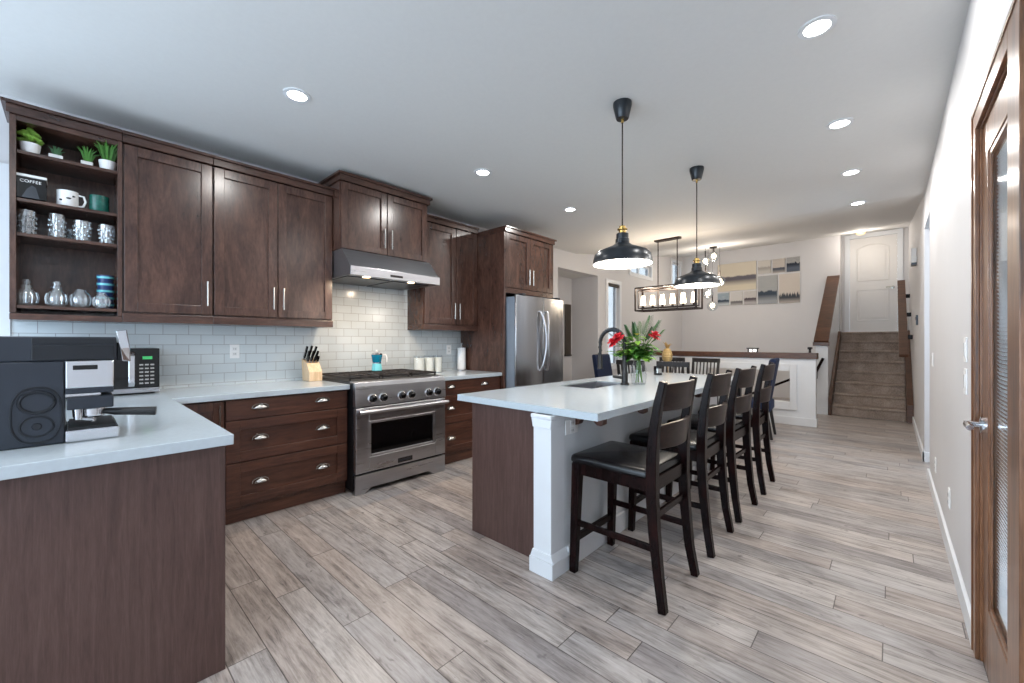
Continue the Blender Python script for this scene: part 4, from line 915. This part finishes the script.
X = -3.72
mw = thing('microwave', 'compact black and steel microwave under the open shelves', 'microwave', (-3.88, 0.18, 0.9155))
MB().box(-4.035, X-0.02, -0.06, 0.412, 0.925, 1.226).build('body', 'black_matte', mw, bevel=0.004)
MB().box(X-0.0195, X, -0.058, 0.282, 0.9575, 1.224).build('door', 'black_glass', mw, bevel=0.002)
MB().box(X-0.0195, X-0.001, -0.058, 0.41, 0.927, 0.957).build('steel_trim', 'steel', mw, bevel=0.002)
MB().box(X-0.0195, X-0.002, 0.2825, 0.41, 0.9575, 1.224).build('control_panel', 'black_gloss', mw, bevel=0.002)
MB().tube([(X+0.0, 0.266, 0.975), (X+0.03, 0.266, 1.0), (X+0.03, 0.266, 1.175), (X+0.0, 0.266, 1.2)], (0.007, 0.016), up=(0, 1, 0)).build('handle', 'chrome', mw, bevel=0.003)
MB().box(X-0.0021, X-0.0008, 0.322, 0.372, 1.152, 1.172).build('display', 'lcd_green', mw)
m = MB()
for r_ in range(6):
    for c_ in range(3):
        m.box(X-0.0021, X-0.0008, 0.306+0.028*c_, 0.326+0.028*c_, 0.985+0.025*r_, 0.995+0.025*r_)
m.build('keypad', 'nickel', mw)
for y in (-0.03, 0.38):
    for x in (-3.78, -4.0): MB().lathe([(0.012, 0.9155), (0.012, 0.9255)], (x, y, 0), 10).build('foot', 'black_matte', mw)

# knife block and knives
kb = thing('knife_block', 'light beech knife block beside the range holding black handled knives', 'knife block', (-3.87, 1.46, 0.9155))
m = MB()
m.prism([(-3.96, 0.9155), (-3.80, 0.9155), (-3.80, 1.00), (-3.865, 1.075), (-3.985, 1.115)], 'y', 1.435, 1.55); m.build('block', 'beech', kb, bevel=0.004)
def knife(a, b, Lh, label, i):
    """handle leaves the sloping top of the block; a along the slope, b across"""
    b += 0.02
    base = Vector((-3.865, b, 1.075)).lerp(Vector((-3.985, b, 1.115)), a) + Vector((0, 0, 0.002))
    dirv = Vector((0.34, 0.16+0.06*(i % 3-1), 0.93)).normalized()
    o = thing('kitchen_knife', label, 'knife', tuple(base), 'knives in the beech block')
    MB().tube([base, base+dirv*0.012], (0.012, 0.006), up=(0, 1, 0)).build('bolster', 'steel', o)
    p = [base+dirv*0.012, base+dirv*(0.012+Lh*0.5)+Vector((0.003, 0, 0)), base+dirv*(0.012+Lh)]
    MB().tube(p, [(0.011, 0.007), (0.012, 0.008), (0.010, 0.008)], up=(0, 1, 0)).build('handle', 'black_gloss', o, bevel=0.003)
K = [(0.85, 1.432, 0.115, 'long black handled knife at the top slot, wall side of the block'), (0.85, 1.465, 0.12, 'long black handled knife at the top slot, second from the wall side'), (0.85, 1.50, 0.115, 'long black handled knife at the top slot, range side of the block'),
     (0.5, 1.44, 0.085, 'medium black handled knife in the middle row of the block, coffee machine side'), (0.5, 1.475, 0.085, 'medium black handled knife in the centre of the block'), (0.5, 1.508, 0.085, 'medium black handled knife in the middle row of the block, range side')]
for i, (a, b, L_, t) in enumerate(K): knife(a, b, L_, t, i)
for i in range(4):
    knife(0.14, 1.430+0.028*i, 0.05, 'short black steak knife, ' + ['one end of the low front row', 'second in the low front row', 'third in the low front row', 'range end of the low front row'][i], i)

# moka pot
x, y, z = -3.86, 2.12, 0.973
o = thing('moka_pot', 'teal stovetop moka pot standing on the range grates', 'coffee pot', (x, y, z))
def octo(prof, mat, nm): return MB().lathe(prof, (x, y, 0), 8).build(nm, mat, o, bevel=0.002)
octo([(0.052, z), (0.054, z+0.012), (0.045, z+0.075)], 'aqua', 'boiler'); octo([(0.046, z+0.0755), (0.046, z+0.085)], 'chrome', 'collar')
octo([(0.044, z+0.0855), (0.058, z+0.165)], 'teal', 'upper_pot'); octo([(0.058, z+0.1655), (0.05, z+0.178), (0.02, z+0.19), (0.008, z+0.192)], 'chrome', 'lid')
MB().sphere((x, y, z+0.20), 0.011, 10, 8).build('lid_knob', 'ceramic_white', o, smooth=True)
MB().tube([(x+0.01, y+0.055, z+0.162), (x+0.015, y+0.09, z+0.165), (x+0.02, y+0.102, z+0.13), (x+0.02, y+0.10, z+0.085)], [(0.008, 0.008), (0.008, 0.008), (0.008, 0.008), (0.006, 0.006)]).build('handle', 'ceramic_white', o, bevel=0.002)

# candles by the backsplash
for i, (y, r, t) in enumerate(((2.63, 0.06, 'white candle in clear glass by the backsplash, next to the range'), (2.765, 0.055, 'white candle in clear glass by the backsplash, middle of the three'), (2.89, 0.05, 'white candle in clear glass by the backsplash, towards the paper towel'))):
    x = -3.86; h_ = 0.20
    o = thing('candle_jar', t, 'candle', (x, y, 0.9155), 'white candles on the worktop')
    MB().lathe([(r-0.004, 0.921), (r-0.004, 0.9155+h_*0.86), (r-0.012, 0.9155+h_*0.85)], (x, y, 0), 20).build('wax', 'candle_wax', o, smooth=True)
    MB().lathe([(r, 0.9155), (r, 0.9155+h_)], (x, y, 0), 20, capped=False).build('glass', 'clear_glass', o, smooth=True); MB().lathe([(r-0.001, 0.9155), (r-0.001, 0.9205)], (x, y, 0), 20).build('glass_base', 'clear_glass', o)
    MB().tube([(x, y, 0.9155+h_*0.84), (x, y, 0.9155+h_*0.95)], 0.002, 6).build('wick', 'black_matte', o)
x, y = -3.945, 3.318
o = thing('paper_towel_holder', 'upright steel paper towel holder by the fridge panel', 'paper towel holder', (x, y, 0.9155))
MB().lathe([(0.064, 0.9155), (0.064, 0.923), (0.06, 0.925)], (x, y, 0), 24).build('base', 'steel', o); MB().tube([(x, y, 0.924), (x, y, 1.24)], 0.006, 8).build('rod', 'steel', o); MB().sphere((x, y, 1.245), 0.011, 10, 8).build('finial', 'steel', o, smooth=True)
o = MB(); prof = [(0.020, 0.926), (0.052, 0.926), (0.052, 1.195), (0.020, 1.195), (0.020, 0.926)]; o.lathe(prof, (x, y, 0), 28, capped=False)
tag(o.build('paper_towel_roll', 'paper', smooth=True), 'white paper towel roll on its upright holder by the fridge panel', 'paper towel')

# ================================================================== shelf contents
SX_ = -3.80
def plant(label, x, y, z, pot, mat, kind, n, h):
    p = thing('potted_plant', label, 'plant', (x, y, z), 'small plants on the top shelf')
    if pot[0] == 'round': MB().lathe([(pot[1]*0.8, z), (pot[1], z+pot[2]), (pot[1]-0.004, z+pot[2]), (pot[1]-0.006, z+pot[2]-0.012)], (x, y, 0), 20).build('pot', 'ceramic_white', p, smooth=True)
    else:
        m = MB().box(x-pot[1]*0.7, x+pot[1]*0.7, y-pot[1], y+pot[1], z, z+pot[2]); m.build('pot', 'ceramic_white', p, bevel=0.005)
    m = MB(); zt = z+pot[2]-0.006
    for k in range(n):
        a_ = 2.399*k; q = (k % 5)/5.0; c_, s_ = math.cos(a_), math.sin(a_); R_ = pot[1]*0.6
        if kind == 'spike':
            sp = 0.25+0.55*q; m.tube([(x+R_*q*c_, y+R_*q*s_, zt), (x+(R_*q+h*sp*0.35)*c_, y+(R_*q+h*sp*0.35)*s_, zt+h*0.6), (x+(R_*q+h*sp*0.8)*c_, y+(R_*q+h*sp*0.8)*s_, zt+h*(1-0.3*q))], [(0.005, 0.0015), (0.004, 0.0012), (0.0006, 0.0006)])
        else:
            m.sphere((x+R_*1.3*q*c_, y+R_*1.9*q*s_, zt+h*(0.35+0.5*((k*3) % 7)/7)*(1-0.5*q)), 0.016, 7, 5, (1, 1, 0.7))
    m.build('foliage', mat, p)
plant('bushy pale green plant in a white oval pot, window end of the top shelf', SX_, -0.175, 2.3955, ('round', 0.045, 0.066), 'leaf_lime', 'bush', 60, 0.12)
plant('dark green succulent in a small square white pot on the top shelf', SX_, -0.072, 2.3955, ('square', 0.03, 0.034), 'leaf_dark', 'spike', 18, 0.06)
plant('spiky green succulent in a small square pot, beside the tall grassy plant', SX_, 0.062, 2.3955, ('square', 0.028, 0.036), 'leaf_green', 'spike', 22, 0.10)
plant('tall grassy plant in a round white pot, on the top shelf by the single door', SX_, 0.157, 2.3955, ('round', 0.044, 0.066), 'leaf_green', 'spike', 40, 0.15)
# coffee tin
o = thing('coffee_canister', 'black canister lettered COFFEE with a white rim on the shelf', 'canister', (SX_, -0.17, 2.1155))
MB().box(SX_-0.06, SX_+0.06, -0.232, -0.108, 2.1155, 2.246).build('body', 'black_gloss', o, bevel=0.008)
MB().box(SX_-0.062, SX_+0.062, -0.234, -0.106, 2.2465, 2.262).build('lid', 'ceramic_white', o, bevel=0.004)
fc = bpy.data.curves.new('lettering', 'FONT'); fc.body = 'COFFEE'; fc.size = 0.0235; fc.extrude = 0.0006; fc.align_x = 'CENTER'; fc.space_character = 1.05; fc.materials.append(M['ceramic_white'])
t_ = bpy.data.objects.new('lettering_curve', fc); me = bpy.data.meshes.new_from_object(t_); bpy.data.objects.remove(t_)
t_ = bpy.data.objects.new('lettering', me); COL.objects.link(t_); t_.parent = o; t_.location = (0.0612, 0.0, 0.098); t_.rotation_euler = (PI/2, 0, PI/2)
m = MB().prism([(-0.205, 2.124), (-0.135, 2.124), (-0.15, 2.19), (-0.165, 2.20), (-0.185, 2.175)], 'x', SX_+0.0601, SX_+0.0612); m.build('motif', 'steel_dark', o)
def mug(label, y, z, r, h, mat, spots=False, handle=True):
    o = thing('mug', label, 'mug', (SX_, y, z))
    MB().lathe([(r*0.92, z), (r, z+0.006), (r, z+h), (r-0.004, z+h), (r-0.005, z+0.02)], (SX_, y, 0), 24).build('cup', mat, o, smooth=True)
    if handle: MB().tube([(SX_+0.01, y+r-0.002, z+h*0.85), (SX_+0.012, y+r+0.022, z+h*0.82), (SX_+0.012, y+r+0.030, z+h*0.5), (SX_+0.012, y+r+0.020, z+h*0.2), (SX_+0.01, y+r-0.002, z+h*0.14)], 0.006, 8).build('handle', mat, o, smooth=True)
    if spots:
        m = MB()
        for ang, zz in ((0.1, 0.5), (-0.55, 0.36), (0.5, 0.66)):
            c_ = Vector((SX_+(r+0.0003)*math.cos(ang), y+(r+0.0003)*math.sin(ang), z+h*zz)); m.sphere(c_, 0.008, 8, 6, (0.15, 1.4, 0.7))
        m.build('leaf_motif', 'black_matte', o)
mug('white mug with dark leaf marks on the shelf beside the coffee canister', -0.022, 2.1155, 0.048, 0.10, 'ceramic_white', True)
mug('green mottled mug on the shelf beside the white mug', 0.118, 2.1155, 0.047, 0.105, 'ceramic_green', False, False)
def tumbler(label, x, y, z, r, h, flare, grp):
    o = thing('drinking_glass', label, 'glass', (x, y, z), grp); m = MB(); n = 24
    prof = [(r*flare, z), (r*flare, z+0.008), (r*(flare+(1-flare)*0.5), z+h*0.5), (r, z+h), (r-0.003, z+h), (r*(flare+(1-flare)*0.5)-0.004, z+h*0.5), (r*flare-0.004, z+0.014)]
    m.lathe(prof, (x, y, 0), n); m.bm.verts.ensure_lookup_table()
    for i_, v in enumerate(m.bm.verts):
        if (i_ // n) in (1, 2) and i_ % 2: d_ = Vector((v.co.x-x, v.co.y-y, 0)); v.co -= d_*0.07
    m.build('tumbler', 'cut_glass', o)
    m = MB()
    for rr in range(4):
        for k in range(10):
            a_ = 2*PI*(k+0.5*(rr % 2))/10; q = r*(flare+(1-flare)*(0.15+0.2*rr))+0.0008; m.sphere((x+q*math.cos(a_), y+q*math.sin(a_), z+h*(0.12+0.2*rr)), 0.006, 6, 4, (1, 1, 1.5))
    m.build('cut_facets', 'cut_glass', o)
tumbler('tall cut glass tumbler at the window end of the glass shelf', SX_, -0.187, 1.9125, 0.037, 0.145, 0.92, 'tumblers on the glass shelf')
tumbler('tall cut glass tumbler, second along the glass shelf', SX_, -0.067, 1.9125, 0.036, 0.148, 0.92, 'tumblers on the glass shelf')
tumbler('flared cut glass tumbler, third along the glass shelf', SX_, 0.043, 1.9125, 0.042, 0.128, 0.72, 'tumblers on the glass shelf')
tumbler('flared cut glass tumbler beside the single door cabinet', SX_, 0.153, 1.9125, 0.04, 0.125, 0.72, 'tumblers on the glass shelf')
tumbler('short small glass in the rear row, between the second and third tumblers', SX_-0.10, -0.005, 1.9125, 0.03, 0.085, 0.85, 'tumblers on the glass shelf')
def jar(label, x, y, z, r, h, stop):
    o = thing('glass_jar', label, 'jar', (x, y, z), 'glass jars on the bottom shelf')
    prof = [(r*0.6, z), (r*0.9, z+h*0.12), (r, z+h*0.42), (r*0.86, z+h*0.72), (r*0.5, z+h*0.9), (r*0.48, z+h)]
    MB().lathe(prof, (x, y, 0), 20, capped=True).build('body', 'cut_glass', o, smooth=True)
    if stop:
        MB().lathe([(r*0.52, z+h+0.0005), (r*0.52, z+h+0.008), (r*0.3, z+h+0.012), (r*0.42, z+h+0.028), (r*0.30, z+h+0.042)], (x, y, 0), 16).build('stopper', 'cut_glass', o, smooth=True)
    m = MB()
    for k in range(12): a_ = 2*PI*k/12; m.tube([(x+r*0.88*math.cos(a_), y+r*0.88*math.sin(a_), z+h*0.14), (x+r*1.0*math.cos(a_), y+r*1.0*math.sin(a_), z+h*0.42), (x+r*0.86*math.cos(a_), y+r*0.86*math.sin(a_), z+h*0.7)], 0.003, 5)
    m.build('ribbing', 'cut_glass', o, smooth=True)
jar('round stoppered glass jar at the window end of the bottom shelf', SX_, -0.188, 1.4885, 0.049, 0.115, True)
jar('round stoppered glass jar, second along the bottom shelf', SX_, -0.068, 1.4885, 0.048, 0.115, True)
jar('low open glass jar, third along the bottom shelf', SX_, 0.035, 1.4885, 0.05, 0.115, False)
jar('low open glass jar in front of the stacked blue cups', SX_+0.045, 0.128, 1.4885, 0.042, 0.10, False)
for k in range(5):
    z = 1.4885+0.0455*k
    o = thing('blue_cup', 'blue striped ceramic cup, %s of the stack on the bottom shelf' % ['lowest', 'second from the bottom', 'middle one', 'second from the top', 'topmost'][k], 'cup', (SX_-0.07, 0.150, z), 'stacked blue cups')
    MB().lathe([(0.036, z), (0.042, z+0.026), (0.043, z+0.0445), (0.040, z+0.0445), (0.034, z+0.006)], (SX_-0.07, 0.150, 0), 22).build('cup', 'blue_ceramic', o, smooth=True)
    MB().lathe([(0.0418, z+0.022), (0.0432, z+0.026), (0.0436, z+0.033), (0.0430, z+0.036)], (SX_-0.07, 0.150, 0), 22, capped=False).build('pale_stripe', 'aqua', o, smooth=True)

# ================================================================== island vase and flowers
vx, vy, vz = -1.545, 3.22, 0.9155
o = thing('glass_vase', 'clear glass vase of flowers on the island beside the faucet', 'vase', (vx, vy, vz))
MB().lathe([(0.055, vz), (0.058, vz+0.01), (0.064, vz+0.08), (0.062, vz+0.13), (0.042, vz+0.185), (0.042, vz+0.20), (0.058, vz+0.235)], (vx, vy, 0), 28, capped=False).build('vessel', 'clear_glass', o, smooth=True)
MB().lathe([(0.054, vz+0.0005), (0.054, vz+0.012)], (vx, vy, 0), 24).build('thick_base', 'clear_glass', o)
rng = random.Random(11)
ri = Vector((math.cos(math.radians(42.9)), math.sin(math.radians(42.9)), 0)); fo = Vector((-ri.y, ri.x, 0)); C0 = Vector((vx, vy, vz))
def leaf(m, base, d, up, L_, w_):
    d = d.normalized(); s_ = d.cross(up); s_ = s_.normalized() if s_.length > 1e-3 else Vector((1, 0, 0)); u_ = s_.cross(d)
    prof = [(0, 0.1), (0.25, 0.8), (0.5, 1.0), (0.8, 0.55), (1.0, 0.02)]; A = []
    for t, k in prof:
        c_ = base + d*L_*t - Vector((0, 0, 1))*L_*0.25*t*t; A.append((m.bm.verts.new(c_-s_*w_*k+u_*w_*0.25*k), m.bm.verts.new(c_), m.bm.verts.new(c_+s_*w_*k+u_*w_*0.25*k)))
    for a_, b_ in zip(A, A[1:]): m.bm.faces.new((a_[0], a_[1], b_[1], b_[0])); m.bm.faces.new((a_[1], a_[2], b_[2], b_[1]))
def stem_path(tip, foot):
    mid = C0 + Vector((0, 0, 0.21)) + (tip-C0)*0.06; mid.z = vz+0.21
    return [foot, mid, mid.lerp(tip, 0.5)+Vector((0, 0, 0.02)), tip]
def at(a, b, h): return C0 + ri*a + fo*b + Vector((0, 0, h))
def foot(k): return C0 + Vector((0.03*math.cos(k*2.1), 0.03*math.sin(k*2.1), 0.016))
for k, (a, b, h, t) in enumerate(((-0.23, -0.05, 0.365, 'large red flower above the faucet spout side of the bouquet'), (-0.19, -0.06, 0.405, 'red flower just above the large one at the faucet side of the bouquet'), (0.10, -0.10, 0.42, 'red flower on the stools side of the bouquet'))):
    f_ = thing('red_flower', t, 'flower', tuple(foot(k)), 'red flowers in the vase'); tip = at(a, b, h)
    MB().tube(stem_path(tip, foot(k)), 0.004, 6).build('stem', 'stem_green', f_, smooth=True); m = MB()
    ax = (tip-C0); ax.z = 0.25; ax.normalize(); s1 = ax.orthogonal().normalized(); s2 = ax.cross(s1)
    for rr, (n_, op, L_) in enumerate(((7, 0.25, 0.06), (10, 0.6, 0.065), (12, 1.0, 0.06))):
        for q in range(n_):
            an = 2*PI*q/n_+rr*0.4; rad = s1*math.cos(an)+s2*math.sin(an); leaf(m, tip-ax*0.02, ax*(1.1-op)+rad*op, ax, L_, 0.017)
    m.build('petals', 'petal_red', f_); MB().sphere(tip-ax*0.012, 0.016, 10, 8).build('flower_core', 'petal_red', f_, smooth=True)
PF = [(-0.10, 0.04, 0.43), (-0.05, 0.06, 0.48), (0.0, 0.03, 0.50), (0.06, 0.05, 0.51), (0.13, 0.06, 0.56), (0.18, 0.02, 0.52), (0.02, -0.03, 0.47), (-0.17, 0.06, 0.42), (0.10, -0.06, 0.46), (0.19, -0.03, 0.44)]
PL_ = ['beside the red flowers at the faucet', 'second from the faucet', 'at the middle of the crown', 'just past the middle of the crown', 'the tallest, bending toward the stools', 'arching over the stools side', 'leaning toward the range', 'lowest, above the faucet arc', 'in front, on the stools side', 'lowest one drooping on the stools side']
for k, (a, b, h) in enumerate(PF):
    f_ = thing('palm_frond', 'feathery dark green palm frond in the bouquet, ' + PL_[k], 'leaf', tuple(foot(k+4)), 'palm fronds in the vase'); tip = at(a*1.12-0.03, b, h)
    pth = stem_path(tip, foot(k+4)); MB().tube(pth, [0.003, 0.003, 0.0025, 0.001], 5).build('stem', 'stem_green', f_, smooth=True); m = MB()
    dv = (pth[3]-pth[2]).normalized(); sd = dv.cross(Vector((0, 0, 1))); sd = sd.normalized() if sd.length > .05 else ri
    for q in range(20):
        t = q/19; p0 = pth[2].lerp(pth[3], t); L_ = 0.115*(1-0.55*t)
        for s_ in (-1, 1): leaf(m, p0, dv*0.8+sd*s_*(0.95-0.4*t), Vector((0, 0, 1)), L_, 0.0042)
    m.build('leaflets', 'leaf_dark' if k % 3 else 'leaf_green', f_)
for k in range(22):
    an = 2*PI*k/11+0.2*(k//11); rr = 1.0 if k < 11 else 0.62; a, b = 0.165*rr*math.cos(an)*(0.75+0.4*rng.random()), 0.12*rr*math.sin(an); h = (0.20+0.12*rng.random()) if k < 11 else (0.31+0.09*rng.random()); a -= 0.035
    f_ = thing('leafy_sprig', 'light green leafy sprig filling the middle of the bouquet', 'leaf', tuple(foot(k+15)), 'leafy sprigs in the vase'); tip = at(a, b, h)
    pth = stem_path(tip, foot(k+15)); MB().tube(pth, 0.0025, 5).build('stem', 'stem_green', f_, smooth=True); m = MB()
    for q in range(14):
        t = 0.2+0.8*q/13; p0 = pth[1].lerp(pth[3], t); an2 = q*2.4; leaf(m, p0, Vector((math.cos(an2), math.sin(an2), 0.5-0.6*rng.random())), Vector((0, 0, 1)), 0.065+0.03*rng.random(), 0.026)
    m.build('leaves', 'leaf_lime' if k % 2 else 'leaf_green', f_)
for k, (a, b, h, t) in enumerate(((-0.045, -0.10, 0.41, 'small yellow flower in the bouquet, faucet side'), (0.095, -0.09, 0.41, 'small yellow flower in the bouquet, beside the single red one'))):
    f_ = thing('yellow_flower', t, 'flower', tuple(foot(k+30)), 'yellow flowers in the vase'); tip = at(a, b, h)
    MB().tube(stem_path(tip, foot(k+30)), 0.003, 6).build('stem', 'stem_green', f_, smooth=True); m = MB()
    for q in range(9): an = 2*PI*q/9; leaf(m, tip, Vector((math.cos(an), math.sin(an), 0.7)), Vector((0, 0, 1)), 0.038, 0.009)
    m.build('petals', 'petal_yellow', f_)
x, y, z = -1.83, 4.27, 0.9155
o = thing('black_candle_jar', 'small black candle jar with pale label on the island beyond the vase', 'candle', (x, y, z))
MB().lathe([(0.042, z), (0.044, z+0.004), (0.044, z+0.092), (0.040, z+0.092), (0.039, z+0.07)], (x, y, 0), 24).build('jar', 'black_gloss', o, smooth=True)
m = MB(); A = []
for k in range(9):
    an = math.radians(-48-35+70*k/8); A.append((m.bm.verts.new((x+0.0446*math.cos(an), y+0.0446*math.sin(an), z+0.022)), m.bm.verts.new((x+0.0446*math.cos(an), y+0.0446*math.sin(an), z+0.07))))
for a_, b_ in zip(A, A[1:]): m.bm.faces.new((a_[0], b_[0], b_[1], a_[1]))
m.build('label', 'nickel', o)
